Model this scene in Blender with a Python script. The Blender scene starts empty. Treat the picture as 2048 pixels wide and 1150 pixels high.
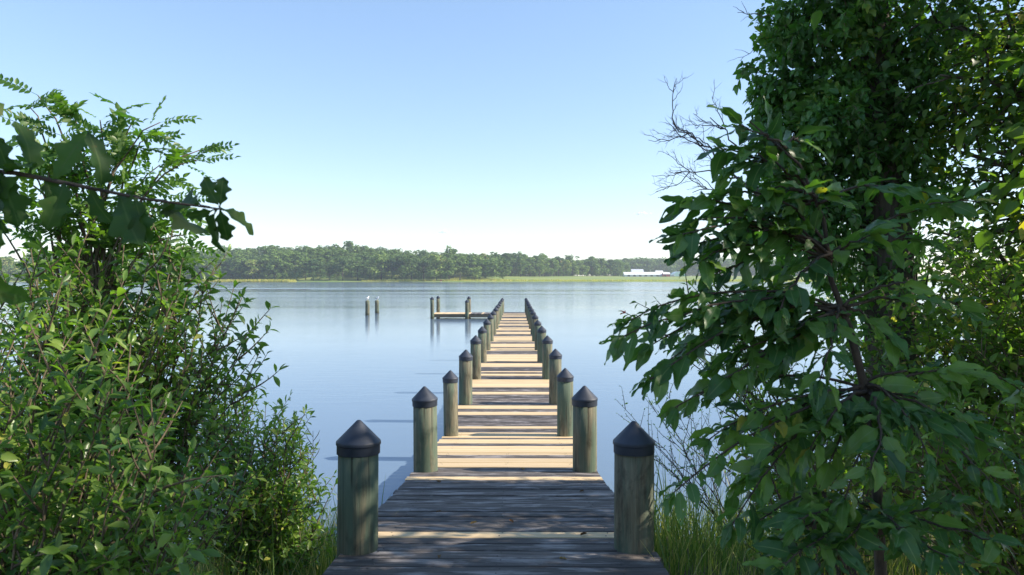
import bpy, math, random
import numpy as np
from mathutils import Matrix, Vector, Euler
R = math.radians
random.seed(7)
rng = np.random.default_rng(11)
scene = bpy.context.scene
C = scene.collection

# ------------------------------------------------------------------ camera, sky, sun, exposure
CAMZ = 2.65
FPX = 1365.0                      # focal length in photo pixels (2048 wide)
cam_d = bpy.data.cameras.new('camera'); cam = bpy.data.objects.new('camera', cam_d); C.objects.link(cam)
cam_d.sensor_width = 36.0; cam_d.lens = 36.0 * FPX / 2048.0
cam_d.clip_start = 0.05; cam_d.clip_end = 20000
cam.location = (0, 0, CAMZ)
cam.rotation_euler = (R(90 - 0.69), 0, R(0.336))
cam_d.dof.use_dof = True; cam_d.dof.focus_distance = 11.0; cam_d.dof.aperture_fstop = 9.0
scene.camera = cam
SUN_EL, SUN_AZ = 35.0, 92.0       # azimuth clockwise from +Y: the sun stands to the right
world = bpy.data.worlds.new('World'); scene.world = world; world.use_nodes = True
wn = world.node_tree.nodes; wl = world.node_tree.links
sky = wn.new('ShaderNodeTexSky'); sky.sky_type = 'NISHITA'; sky.sun_disc = False
sky.sun_elevation = R(SUN_EL); sky.sun_rotation = R(SUN_AZ)
sky.altitude = 0; sky.air_density = 1.0; sky.dust_density = 0.1; sky.ozone_density = 1.5
gm = wn.new('ShaderNodeGamma'); gm.inputs[1].default_value = 0.66; hs_ = wn.new('ShaderNodeHueSaturation'); hs_.inputs['Saturation'].default_value = 1.2
wl.new(sky.outputs[0], gm.inputs[0]); wl.new(gm.outputs[0], hs_.inputs['Color']); tn = wn.new('ShaderNodeMix'); tn.data_type = 'RGBA'; tn.blend_type = 'MULTIPLY'; tn.inputs[0].default_value = 1.0; tn.inputs[7].default_value = (1.07, 1.10, 1.19, 1)
wl.new(hs_.outputs[0], tn.inputs[6]); wl.new(tn.outputs[2], wn['Background'].inputs[0]); wn['Background'].inputs[1].default_value = 0.15
sun_d = bpy.data.lights.new('sun', 'SUN'); sun_d.energy = 3.7; sun_d.angle = R(0.53); sun_d.color = (1.0, 0.89, 0.74)
sun = bpy.data.objects.new('sun', sun_d); C.objects.link(sun)
to_sun = Vector((math.sin(R(SUN_AZ)) * math.cos(R(SUN_EL)), math.cos(R(SUN_AZ)) * math.cos(R(SUN_EL)), math.sin(R(SUN_EL))))
sun.rotation_euler = to_sun.to_track_quat('Z', 'Y').to_euler()
scene.view_settings.view_transform = 'Standard'; scene.view_settings.look = 'None'
scene.view_settings.gamma = 1.0; scene.view_settings.use_curve_mapping = False
scene.view_settings.exposure = 1.2
scene.cycles.max_bounces = 8; scene.cycles.volume_bounces = 5; scene.cycles.transparent_max_bounces = 8
scene.cycles.use_denoising = True

CAMR = cam.rotation_euler.to_matrix()
def P(px, py, d):
    """world point that stands d metres out and is seen at photo pixel (px, py)"""
    v = CAMR @ Vector(((px - 1024) / FPX, -(py - 575) / FPX, -1.0))
    return np.array(v * (d / v.y)) + np.array((0, 0, CAMZ))
CAMRT = np.array(CAMR.transposed())
def project(p):
    q = (np.asarray(p) - np.array((0, 0, CAMZ))) @ CAMRT.T
    z = np.maximum(-q[..., 2], 1e-6)
    return 1024 + FPX * q[..., 0] / z, 575 - FPX * q[..., 1] / z, -q[..., 2]

# ------------------------------------------------------------------ materials
def nodes_of(m):
    m.use_nodes = True
    return m.node_tree.nodes, m.node_tree.links
def ramp(n, stops):
    r = n.new('ShaderNodeValToRGB'); e = r.color_ramp.elements
    while len(e) < len(stops): e.new(0.5)
    for x, (p, c) in zip(e, stops):
        x.position = p; x.color = (*c, 1) if len(c) == 3 else c
    return r
def noise(n, l, vec, scale, detail=4, rough=0.55, dist=0.0):
    t = n.new('ShaderNodeTexNoise'); t.inputs['Scale'].default_value = scale
    t.inputs['Detail'].default_value = detail; t.inputs['Roughness'].default_value = rough; t.inputs['Distortion'].default_value = dist
    if vec is not None: l.new(vec, t.inputs['Vector'])
    return t
def mapping(n, l, vec, sc=(1, 1, 1), loc=None):
    m = n.new('ShaderNodeMapping'); m.inputs['Scale'].default_value = sc; l.new(vec, m.inputs['Vector'])
    if loc is not None: l.new(loc, m.inputs['Location'])
    return m.outputs[0]
def math_node(n, l, op, a, b=None):
    m = n.new('ShaderNodeMath'); m.operation = op
    for i, x in enumerate((a, b)):
        if x is None: continue
        if isinstance(x, (int, float)): m.inputs[i].default_value = x
        else: l.new(x, m.inputs[i])
    return m.outputs[0]
def mixc(n, l, f, a, b, mode='MIX'):
    m = n.new('ShaderNodeMix'); m.data_type = 'RGBA'; m.blend_type = mode
    for s, x in ((m.inputs[0], f), (m.inputs[6], a), (m.inputs[7], b)):
        if isinstance(x, (int, float)): s.default_value = x
        elif isinstance(x, tuple): s.default_value = (*x, 1) if len(x) == 3 else x
        else: l.new(x, s)
    return m.outputs[2]
def bump(n, l, h, strength, dist=0.01):
    b = n.new('ShaderNodeBump'); b.inputs['Strength'].default_value = strength; b.inputs['Distance'].default_value = dist
    l.new(h, b.inputs['Height']); return b.outputs[0]

def leaf_mat(name, stops, trans=0.45, rough=0.42, spec=0.5, tgain=(1.5, 1.9, 0.5), vein=None, gain=1.35, objvar=0.0):
    """leaf: colour varies leaf by leaf, light passes through; glossy top"""
    m = bpy.data.materials.new(name); n, l = nodes_of(m); pb = n['Principled BSDF']; out = n['Material Output']
    at = n.new('ShaderNodeAttribute'); at.attribute_name = 'tint'
    oi = n.new('ShaderNodeObjectInfo')
    hasa = math_node(n, l, 'GREATER_THAN', at.outputs['Fac'], 0.0)
    t = math_node(n, l, 'ADD', at.outputs['Fac'], math_node(n, l, 'MULTIPLY', oi.outputs['Random'], math_node(n, l, 'SUBTRACT', 1.0, hasa)))
    if objvar: t = math_node(n, l, 'ADD', t, math_node(n, l, 'MULTIPLY', math_node(n, l, 'SUBTRACT', oi.outputs['Random'], 0.5), objvar))
    r = ramp(n, [(p_, tuple(min(1, gain * q_) for q_ in c_)) for p_, c_ in stops]); l.new(t, r.inputs[0]); col = r.outputs[0]
    tc = n.new('ShaderNodeTexCoord')
    nz = noise(n, l, tc.outputs['Object'], 9.0 if vein is None else 3.0, 3)
    col = mixc(n, l, math_node(n, l, 'MULTIPLY', nz.outputs['Fac'], 0.22), col, (0.55, 0.6, 0.35), 'MULTIPLY')
    if vein is not None:
        sp_ = noise(n, l, mapping(n, l, tc.outputs['Object'], (1, 1, 1), oi.outputs['Location']), 7.0, 4, 0.7); sr_ = ramp(n, [(0.62, (0, 0, 0)), (0.7, (1, 1, 1))]); l.new(sp_.outputs['Fac'], sr_.inputs[0])
        col = mixc(n, l, math_node(n, l, 'MULTIPLY', sr_.outputs[0], 0.55), col, (0.12, 0.085, 0.025))
        at2 = n.new('ShaderNodeAttribute'); at2.attribute_name = 'vein'
        vr2 = ramp(n, [(0.78, (0, 0, 0)), (0.97, (1, 1, 1))]); l.new(at2.outputs['Fac'], vr2.inputs[0]); col = mixc(n, l, vr2.outputs[0], col, vein)
    geo = n.new('ShaderNodeNewGeometry')
    col2 = mixc(n, l, math_node(n, l, 'MULTIPLY', geo.outputs['Backfacing'], 0.4), col, (0.16, 0.22, 0.12))
    l.new(col2, pb.inputs['Base Color']); pb.inputs['Roughness'].default_value = rough
    pb.inputs['Specular IOR Level'].default_value = spec
    tr = n.new('ShaderNodeBsdfTranslucent'); l.new(mixc(n, l, 1.0, col, tgain, 'MULTIPLY'), tr.inputs['Color'])
    mx = n.new('ShaderNodeMixShader'); mx.inputs[0].default_value = trans
    l.new(pb.outputs[0], mx.inputs[1]); l.new(tr.outputs[0], mx.inputs[2]); l.new(mx.outputs[0], out.inputs['Surface'])
    return m

def bark_mat(name, c0, c1, sc=(14, 14, 2.0), st=0.6):
    m = bpy.data.materials.new(name); n, l = nodes_of(m); pb = n['Principled BSDF']
    tc = n.new('ShaderNodeTexCoord')
    t = noise(n, l, mapping(n, l, tc.outputs['Object'], sc), 1.5, 6, 0.65, 0.4)
    r = ramp(n, [(0.3, c0), (0.7, c1)]); l.new(t.outputs['Fac'], r.inputs[0]); l.new(r.outputs[0], pb.inputs['Base Color'])
    pb.inputs['Roughness'].default_value = 0.9
    l.new(bump(n, l, t.outputs['Fac'], st, 0.02), pb.inputs['Normal'])
    return m

def wood_mat(name, stops, grain, crack, rough, blotch=None):
    """plank: grain runs along the plank's own X, every plank has its own tone"""
    m = bpy.data.materials.new(name); n, l = nodes_of(m); pb = n['Principled BSDF']
    tc = n.new('ShaderNodeTexCoord'); oi = n.new('ShaderNodeObjectInfo')
    off = n.new('ShaderNodeCombineXYZ')
    for i in range(3): l.new(math_node(n, l, 'MULTIPLY', oi.outputs['Random'], 37.0 * (i + 1)), off.inputs[i])
    v = mapping(n, l, tc.outputs['Object'], (1.3, 26, 26), off.outputs[0])
    g = noise(n, l, v, 1.6, 7, 0.66, 0.5)
    r = ramp(n, stops); l.new(g.outputs['Fac'], r.inputs[0]); col = r.outputs[0]
    if blotch:
        b = noise(n, l, mapping(n, l, tc.outputs['Object'], (2.2, 7, 7), off.outputs[0]), 1.4, 5, 0.6, 0.3)
        br = ramp(n, [(0.5, (0, 0, 0)), (0.66, (1, 1, 1))]); l.new(b.outputs['Fac'], br.inputs[0])
        col = mixc(n, l, math_node(n, l, 'MULTIPLY', br.outputs[0], 0.6), col, blotch)
    c = noise(n, l, mapping(n, l, tc.outputs['Object'], (0.9, 60, 60), off.outputs[0]), 1.0, 3, 0.5, 0.2)
    cr = ramp(n, [(0.30, (1, 1, 1)), (0.37, (0, 0, 0))]); l.new(c.outputs['Fac'], cr.inputs[0])
    col = mixc(n, l, math_node(n, l, 'MULTIPLY', cr.outputs[0], crack), col, (0.25, 0.23, 0.22), 'MULTIPLY')
    tone = ramp(n, [(0.0, (0.5, 0.5, 0.54)), (0.5, (0.88, 0.86, 0.86)), (1.0, (1.3, 1.22, 1.16))]); l.new(oi.outputs['Random'], tone.inputs[0])
    col = mixc(n, l, grain, col, tone.outputs[0], 'MULTIPLY')
    l.new(col, pb.inputs['Base Color']); pb.inputs['Roughness'].default_value = rough
    l.new(bump(n, l, g.outputs['Fac'], 0.5, 0.006), pb.inputs['Normal'])
    return m

def plain(name, col, rough=0.6, var=0.25, scale=6.0, metal=0.0):
    m = bpy.data.materials.new(name); n, l = nodes_of(m); pb = n['Principled BSDF']
    tc = n.new('ShaderNodeTexCoord'); t = noise(n, l, tc.outputs['Object'], scale, 5)
    c = mixc(n, l, t.outputs['Fac'], tuple(x * (1 - var) for x in col), tuple(min(1, x * (1 + var)) for x in col))
    l.new(c, pb.inputs['Base Color']); pb.inputs['Roughness'].default_value = rough; pb.inputs['Metallic'].default_value = metal
    return m

M = {}
M['old_wood'] = wood_mat('weathered_wood', [(0.3, (0.026, 0.023, 0.023)), (0.5, (0.085, 0.077, 0.073)), (0.72, (0.185, 0.17, 0.16))], 1.0, 0.95, 0.85, (0.44, 0.42, 0.41))
M['new_wood'] = wood_mat('new_yellow_wood', [(0.25, (0.52, 0.37, 0.19)), (0.55, (0.66, 0.50, 0.29)), (0.8, (0.73, 0.59, 0.37))], 0.35, 0.18, 0.7)
M['joist'] = wood_mat('joist_wood', [(0.3, (0.09, 0.075, 0.055)), (0.7, (0.24, 0.20, 0.14))], 0.5, 0.6, 0.9)
M['screw'] = plain('screw_steel', (0.07, 0.06, 0.055), 0.5)

def piling_mat():
    m = bpy.data.materials.new('treated_piling'); n, l = nodes_of(m); pb = n['Principled BSDF']
    tc = n.new('ShaderNodeTexCoord'); oi = n.new('ShaderNodeObjectInfo')
    off = n.new('ShaderNodeCombineXYZ')
    for i in range(3): l.new(math_node(n, l, 'MULTIPLY', oi.outputs['Random'], 23.0 * (i + 1)), off.inputs[i])
    g = noise(n, l, mapping(n, l, tc.outputs['Object'], (22, 22, 1.5), off.outputs[0]), 1.5, 7, 0.65, 0.5)
    r = ramp(n, [(0.3, (0.06, 0.054, 0.038)), (0.5, (0.15, 0.135, 0.09)), (0.75, (0.27, 0.245, 0.165))]); l.new(g.outputs['Fac'], r.inputs[0])
    b = noise(n, l, mapping(n, l, tc.outputs['Object'], (5, 5, 0.8), off.outputs[0]), 1.3, 4, 0.6, 0.3)
    br = ramp(n, [(0.42, (0, 0, 0)), (0.57, (1, 1, 1))]); l.new(b.outputs['Fac'], br.inputs[0])
    dk = noise(n, l, mapping(n, l, tc.outputs['Object'], (6, 6, 2.6), off.outputs[0]), 1.5, 5, 0.65, 0.4); dr = ramp(n, [(0.52, (1, 1, 1)), (0.66, (0.42, 0.42, 0.40))]); l.new(dk.outputs['Fac'], dr.inputs[0])
    r_out = mixc(n, l, 1.0, r.outputs[0], dr.outputs[0], 'MULTIPLY')
    col = mixc(n, l, math_node(n, l, 'MULTIPLY', br.outputs[0], 0.8), r_out, (0.085, 0.135, 0.095))
    c = noise(n, l, mapping(n, l, tc.outputs['Object'], (38, 38, 0.7), off.outputs[0]), 1.0, 3, 0.5, 0.25)
    cr = ramp(n, [(0.31, (1, 1, 1)), (0.37, (0, 0, 0))]); l.new(c.outputs['Fac'], cr.inputs[0])
    col = mixc(n, l, math_node(n, l, 'MULTIPLY', cr.outputs[0], 0.85), col, (0.22, 0.2, 0.17), 'MULTIPLY')
    # wet, algae-dark band near the waterline (world height)
    geo = n.new('ShaderNodeNewGeometry'); sp = n.new('ShaderNodeSeparateXYZ'); l.new(geo.outputs['Position'], sp.inputs[0])
    wet = ramp(n, [(0.10, (1, 1, 1)), (0.22, (0, 0, 0))]); l.new(sp.outputs['Z'], wet.inputs[0])
    col = mixc(n, l, math_node(n, l, 'MULTIPLY', wet.outputs[0], 0.8), col, (0.045, 0.045, 0.025))
    l.new(col, pb.inputs['Base Color']); pb.inputs['Roughness'].default_value = 0.88
    l.new(bump(n, l, g.outputs['Fac'], 0.6, 0.008), pb.inputs['Normal'])
    return m
M['piling'] = piling_mat()
M['cap'] = plain('black_plastic_cap', (0.028, 0.036, 0.054), 0.55, 0.5, 14)
M['bark'] = bark_mat('tree_bark', (0.03, 0.024, 0.018), (0.14, 0.115, 0.09))
M['twig'] = bark_mat('twig_bark', (0.06, 0.045, 0.03), (0.20, 0.15, 0.10), (40, 40, 8), 0.3)
M['darktwig'] = bark_mat('dark_twig_bark', (0.03, 0.022, 0.018), (0.10, 0.075, 0.055), (40, 40, 8), 0.3)
M['dead'] = bark_mat('dead_grey_wood', (0.06, 0.052, 0.046), (0.20, 0.18, 0.165), (30, 30, 6), 0.3)
M['big_leaf'] = leaf_mat('large_oval_leaf', [(0.0, (0.026, 0.068, 0.024)), (0.45, (0.05, 0.12, 0.03)), (0.8, (0.095, 0.17, 0.035)), (0.997, (0.12, 0.20, 0.04)), (1.0, (0.30, 0.23, 0.03))], 0.36, 0.42, 0.5, vein=(0.17, 0.25, 0.10), gain=1.4)
M['oak_leaf'] = leaf_mat('oak_leaf', [(0.0, (0.022, 0.055, 0.018)), (0.6, (0.04, 0.085, 0.022)), (1.0, (0.06, 0.12, 0.025))], 0.3, 0.6, 0.25, vein=(0.07, 0.12, 0.04), gain=1.25)
M['shrub_leaf'] = leaf_mat('narrow_shrub_leaf', [(0.0, (0.03, 0.075, 0.026)), (0.5, (0.095, 0.16, 0.034)), (0.9, (0.16, 0.22, 0.045)), (1.0, (0.27, 0.27, 0.06))], 0.45, 0.33, 0.55, gain=1.6)
M['locust_leaf'] = leaf_mat('locust_leaflet', [(0.0, (0.04, 0.095, 0.02)), (0.6, (0.075, 0.15, 0.025)), (1.0, (0.13, 0.21, 0.035))], 0.45)
M['vine_leaf'] = leaf_mat('creeper_leaf', [(0.0, (0.032, 0.085, 0.022)), (0.5, (0.06, 0.145, 0.032)), (0.9, (0.10, 0.20, 0.04)), (1.0, (0.2, 0.25, 0.05))], 0.38, 0.4)
M['canopy_leaf'] = leaf_mat('canopy_leaf', [(0.0, (0.035, 0.075, 0.018)), (0.5, (0.065, 0.125, 0.025)), (0.9, (0.12, 0.18, 0.03)), (1.0, (0.28, 0.24, 0.04))], 0.48, 0.45, tgain=(1.9, 2.1, 0.5))
M['under_leaf'] = leaf_mat('undergrowth_leaf', [(0.0, (0.05, 0.10, 0.022)), (0.5, (0.10, 0.17, 0.03)), (0.9, (0.18, 0.24, 0.05)), (1.0, (0.34, 0.27, 0.08))], 0.48, 0.45)
M['grass'] = leaf_mat('grass_blade', [(0.0, (0.05, 0.085, 0.022)), (0.4, (0.085, 0.125, 0.03)), (0.7, (0.15, 0.16, 0.055)), (0.85, (0.30, 0.24, 0.12)), (1.0, (0.36, 0.28, 0.16))], 0.4, 0.5, 0.3, gain=1.6)
M['marsh'] = leaf_mat('marsh_grass', [(0.0, (0.20, 0.21, 0.05)), (0.5, (0.36, 0.32, 0.08)), (1.0, (0.48, 0.38, 0.13))], 0.3, 0.7, 0.2)
M['far_leaf'] = leaf_mat('far_foliage', [(0.0, (0.045, 0.075, 0.022)), (0.5, (0.075, 0.115, 0.03)), (0.9, (0.12, 0.155, 0.04)), (1.0, (0.16, 0.14, 0.06))], 0.25, 0.75, 0.15, (1.2, 1.4, 0.6), gain=2.1, objvar=0.7)
M['pine_leaf'] = leaf_mat('far_pine_foliage', [(0.0, (0.03, 0.06, 0.022)), (0.6, (0.055, 0.09, 0.028)), (1.0, (0.08, 0.115, 0.03))], 0.2, 0.75, 0.15, (1.2, 1.4, 0.6), gain=1.8, objvar=0.6)
M['white_metal'] = plain('white_roof_metal', (0.78, 0.78, 0.78), 0.4, 0.06, 0.3)
M['grey_metal'] = plain('grey_roof_metal', (0.55, 0.57, 0.6), 0.4, 0.1, 0.3)
M['red_paint'] = plain('red_barn_paint', (0.42, 0.06, 0.05), 0.6, 0.2, 0.5)
M['pale_film'] = plain('pale_greenhouse_film', (0.50, 0.66, 0.64), 0.3, 0.08, 0.4)
M['dark_gap'] = plain('dark_opening', (0.03, 0.03, 0.035), 0.7)
M['buoy_red'] = plain('red_marker_paint', (0.65, 0.05, 0.04), 0.5)
M['gull_white'] = plain('gull_white_feather', (0.78, 0.77, 0.75), 0.8, 0.08, 30)
M['gull_grey'] = plain('gull_grey_feather', (0.36, 0.38, 0.41), 0.8, 0.15, 40)
M['gull_dark'] = plain('gull_dark_feather', (0.03, 0.03, 0.03), 0.7)
M['gull_bill'] = plain('gull_yellow_bill', (0.6, 0.38, 0.05), 0.5)
M['flower'] = plain('red_flower', (0.45, 0.05, 0.03), 0.5)
M['mud'] = plain('dark_mud', (0.045, 0.05, 0.04), 0.8)
def cloud_mat():
    m = bpy.data.materials.new('cloud_white'); n, l = nodes_of(m); n.remove(n['Principled BSDF'])
    v = n.new('ShaderNodeVolumeScatter'); v.inputs['Color'].default_value = (0.995, 0.995, 0.995, 1); v.inputs['Density'].default_value = 0.05; v.inputs['Anisotropy'].default_value = 0.0
    l.new(v.outputs[0], n['Material Output'].inputs['Volume']); return m
M['cloud'] = cloud_mat()

def ground_mat():
    m = bpy.data.materials.new('ground_soil_and_field'); n, l = nodes_of(m); pb = n['Principled BSDF']
    geo = n.new('ShaderNodeNewGeometry'); sp = n.new('ShaderNodeSeparateXYZ'); l.new(geo.outputs['Position'], sp.inputs[0])
    a = noise(n, l, geo.outputs['Position'], 1.7, 8, 0.65); b = noise(n, l, geo.outputs['Position'], 14.0, 6, 0.7)
    near = ramp(n, [(0.3, (0.045, 0.035, 0.022)), (0.5, (0.10, 0.085, 0.045)), (0.62, (0.08, 0.10, 0.03)), (0.8, (0.19, 0.15, 0.09))])
    l.new(math_node(n, l, 'ADD', math_node(n, l, 'MULTIPLY', a.outputs['Fac'], 0.55), math_node(n, l, 'MULTIPLY', b.outputs['Fac'], 0.45)), near.inputs[0])
    f = noise(n, l, mapping(n, l, geo.outputs['Position'], (0.010, 0.03, 0.03)), 1.0, 6)
    far = ramp(n, [(0.35, (0.13, 0.21, 0.04)), (0.6, (0.22, 0.26, 0.06)), (0.8, (0.30, 0.29, 0.09))]); l.new(f.outputs['Fac'], far.inputs[0])
    mk = math_node(n, l, 'GREATER_THAN', sp.outputs['Y'], 400.0)
    l.new(mixc(n, l, mk, near.outputs[0], far.outputs[0]), pb.inputs['Base Color']); pb.inputs['Roughness'].default_value = 0.95
    l.new(bump(n, l, b.outputs['Fac'], 0.7, 0.03), pb.inputs['Normal'])
    return m
M['ground'] = ground_mat()

def water_mat():
    m = bpy.data.materials.new('rippled_water'); n, l = nodes_of(m); pb = n['Principled BSDF']
    geo = n.new('ShaderNodeNewGeometry')
    pb.inputs['Base Color'].default_value = (0.13, 0.19, 0.265, 1); pb.inputs['IOR'].default_value = 1.333
    w1 = noise(n, l, mapping(n, l, geo.outputs['Position'], (0.5, 2.2, 1)), 1.6, 4, 0.55, 0.6)
    w2 = noise(n, l, mapping(n, l, geo.outputs['Position'], (1.6, 5.0, 1)), 2.6, 3, 0.5, 0.4)
    band = noise(n, l, mapping(n, l, geo.outputs['Position'], (0.006, 0.035, 1)), 1.0, 4, 0.55, 0.3)
    br = ramp(n, [(0.36, (0.5, 0.5, 0.5)), (0.62, (1, 1, 1))]); l.new(band.outputs['Fac'], br.inputs[0])
    h = math_node(n, l, 'ADD', w1.outputs['Fac'], math_node(n, l, 'MULTIPLY', w2.outputs['Fac'], 0.35))
    b = n.new('ShaderNodeBump'); b.inputs['Distance'].default_value = 0.05
    sp = n.new('ShaderNodeSeparateXYZ'); l.new(geo.outputs['Position'], sp.inputs[0])
    mr_ = n.new('ShaderNodeMapRange'); mr_.interpolation_type = 'SMOOTHSTEP'; l.new(sp.outputs['Y'], mr_.inputs[0])
    for i_, v_ in ((1, 55.0), (2, 220.0), (3, 0.09), (4, 0.45)): mr_.inputs[i_].default_value = v_
    l.new(math_node(n, l, 'MULTIPLY', br.outputs[0], mr_.outputs[0]), b.inputs['Strength']); l.new(h, b.inputs['Height'])
    l.new(b.outputs[0], pb.inputs['Normal'])
    l.new(math_node(n, l, 'MULTIPLY', br.outputs[0], 0.13), pb.inputs['Roughness'])
    return m
M['water'] = water_mat()

# ------------------------------------------------------------------ mesh helpers
def link(name, me, mat, parent=None, loc=None):
    o = bpy.data.objects.new(name, me); C.objects.link(o)
    if mat is not None and not me.materials: me.materials.append(mat)
    if parent is not None: o.parent = parent
    if loc is not None: o.location = loc
    return o
def tag(o, label=None, cat=None, group=None, kind=None):
    if label: o['label'] = label
    if cat: o['category'] = cat
    if group: o['group'] = group
    if kind: o['kind'] = kind
    return o
def empty(name, loc, label, cat, group=None):
    o = bpy.data.objects.new(name, None); C.objects.link(o); o.location = tuple(float(x) for x in loc); o.empty_display_size = 0.2
    return tag(o, label, cat, group)
class MB:
    """collects shapes into one mesh"""
    def __init__(s): s.v = []; s.f = []
    def add(s, vs, fs):
        k = len(s.v); s.v.extend([tuple(map(float, v)) for v in vs]); s.f.extend([tuple(i + k for i in f) for f in fs])
    def box(s, c, h, ch=0.0):
        cx, cy, cz = c; x, y, z = h
        s.add([(cx + a * x, cy + b * y, cz + d * z) for d in (-1, 1) for b in (-1, 1) for a in (-1, 1)],
              [(0, 2, 3, 1), (4, 5, 7, 6), (0, 1, 5, 4), (2, 6, 7, 3), (0, 4, 6, 2), (1, 3, 7, 5)])
    def tube(s, pts, rad, n=6):
        pts = np.asarray(pts, float); k = len(s.v); m = len(pts)
        tan = np.gradient(pts, axis=0); tan /= np.linalg.norm(tan, axis=1)[:, None] + 1e-9
        ref = np.array((0.31, 0.17, 0.93)) if abs(tan[0, 2]) < 0.8 else np.array((0.93, 0.2, 0.31))
        for i in range(m):
            u = np.cross(tan[i], ref); u /= np.linalg.norm(u) + 1e-9; w = np.cross(tan[i], u)
            for j in range(n):
                a = 2 * math.pi * j / n
                s.v.append(tuple(pts[i] + rad[i] * (math.cos(a) * u + math.sin(a) * w)))
        for i in range(m - 1):
            for j in range(n):
                a, b = k + i * n + j, k + i * n + (j + 1) % n
                s.f.append((a, b, b + n, a + n))
        s.f.append(tuple(k + j for j in range(n))[::-1]); s.f.append(tuple(k + (m - 1) * n + j for j in range(n)))
    def lathe(s, prof, n=20, c=(0, 0, 0), wob=None):
        k = len(s.v)
        for i, (r, z) in enumerate(prof):
            for j in range(n):
                a = 2 * math.pi * j / n; q = r * (1 + (wob(a, z) if wob else 0))
                s.v.append((c[0] + q * math.cos(a), c[1] + q * math.sin(a), c[2] + z))
        for i in range(len(prof) - 1):
            for j in range(n):
                a, b = k + i * n + j, k + i * n + (j + 1) % n
                s.f.append((a, b, b + n, a + n))
        s.f.append(tuple(k + j for j in range(n))[::-1]); s.f.append(tuple(k + (len(prof) - 1) * n + j for j in range(n)))
    def mesh(s, name, smooth=False):
        me = bpy.data.meshes.new(name); me.from_pydata(s.v, [], s.f)
        if smooth: me.polygons.foreach_set('use_smooth', [True] * len(me.polygons))
        me.update(); return me
    def build(s, name, mat, parent=None, loc=None, smooth=False, shift=None):
        if shift is not None: s.v = [(a - shift[0], b - shift[1], c - shift[2]) for a, b, c in s.v]
        return link(name, s.mesh(name, smooth), mat, parent, loc)

def raw_mesh(name, V, F, smooth=True, attrs=None):
    """V (n,3), F (m,k) with one polygon size; fast path for big joined meshes"""
    me = bpy.data.meshes.new(name); m, k = F.shape
    me.vertices.add(len(V)); me.vertices.foreach_set('co', np.ascontiguousarray(V, np.float32).ravel())
    me.loops.add(m * k); me.loops.foreach_set('vertex_index', np.ascontiguousarray(F, np.int32).ravel())
    me.polygons.add(m); me.polygons.foreach_set('loop_start', np.arange(0, m * k, k, dtype=np.int32))
    if smooth: me.polygons.foreach_set('use_smooth', np.ones(m, bool))
    for nm, val in (attrs or {}).items():
        a = me.attributes.new(nm, 'FLOAT', 'POINT'); a.data.foreach_set('value', np.ascontiguousarray(val, np.float32))
    me.update(calc_edges=True); return me

# ---- leaf templates: y runs from base 0 to tip 1, x across, z is the upper face
def leaf_template(width, segs, fold=0.25, droop=0.25, cols=2, prof=None, holes=0, wave=0.0, seed=0):
    rr = np.random.default_rng(seed); V = []; F = []; vein = []
    for i in range(segs + 1):
        t = i / segs; w = width * (prof(t) if prof else math.sin(math.pi * t ** 0.85) ** 0.8 if 0 < t < 1 else 0.0)
        w = max(w, 0.012)
        for j in range(cols + 1):
            u = 2 * j / cols - 1
            V.append((u * w, t, abs(u) * w * fold * 2 - droop * t * t + wave * math.sin(t * 13 + u * 2 + seed) * abs(u)))
            vein.append(1.0 if abs(u) < 0.01 else 0.0)
    for i in range(segs):
        for j in range(cols):
            a = i * (cols + 1) + j; F.append((a, a + 1, a + cols + 2, a + cols + 1))
    for _ in range(holes):
        F.pop(rr.integers(cols * 2, len(F) - cols))
    return np.array(V), np.array(F), np.array(vein)
def ovate(t): return (math.sin(math.pi * min(1, t ** 0.72)) ** 0.75 if 0 < t < 1 else 0)
def ellip(t): return ((math.sin(math.pi * t ** 0.9) ** 0.68) * (1 - 0.25 * t ** 8) if 0 < t < 1 else 0)
def obov(t): return (math.sin(math.pi * t ** 1.25) ** 0.8 if 0 < t < 1 else 0)
def lobes(t):
    base = [(0, 0.03), (0.10, 0.10), (0.22, 0.36), (0.30, 0.46), (0.37, 0.30), (0.46, 0.32), (0.57, 0.62), (0.63, 0.66), (0.70, 0.36), (0.78, 0.34), (0.87, 0.42), (0.92, 0.24), (1, 0.02)]
    return float(np.interp(t, [b[0] for b in base], [b[1] for b in base])) / 0.66
def maple(t):
    base = [(0, 0.05), (0.1, 0.5), (0.2, 0.95), (0.3, 0.6), (0.42, 0.9), (0.5, 1.0), (0.6, 0.5), (0.75, 0.45), (0.88, 0.2), (1, 0)]
    return float(np.interp(t, [b[0] for b in base], [b[1] for b in base]))
T_BIG = [leaf_template(0.17 + 0.03 * (i % 4), 10, 0.05 + 0.08 * (i % 3), 0.02 + 0.14 * (i % 4), 6, ellip if i % 3 else ovate, [0, 1, 3, 0, 4, 2][i % 6], 0.045, i) for i in range(8)]
T_OAK = [leaf_template(0.33, 26, 0.06 + 0.1 * (i % 3), 0.15 + 0.3 * (i % 3), 4, lobes, 0, 0.05, i) for i in range(5)]
T_SHRUB = [leaf_template(0.17 + 0.03 * (i % 3), 4, 0.25, 0.05 + 0.2 * (i % 3), 2, obov, 0, 0, i) for i in range(5)]
T_OVAL = [leaf_template(0.27 + 0.03 * (i % 3), 4, 0.2, 0.1 + 0.2 * (i % 3), 2, ovate, 0, 0, i) for i in range(5)]
T_MAPLE = [leaf_template(0.42, 8, 0.12, 0.1 + 0.2 * (i % 3), 2, maple, 0, 0, i) for i in range(3)]
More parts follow.
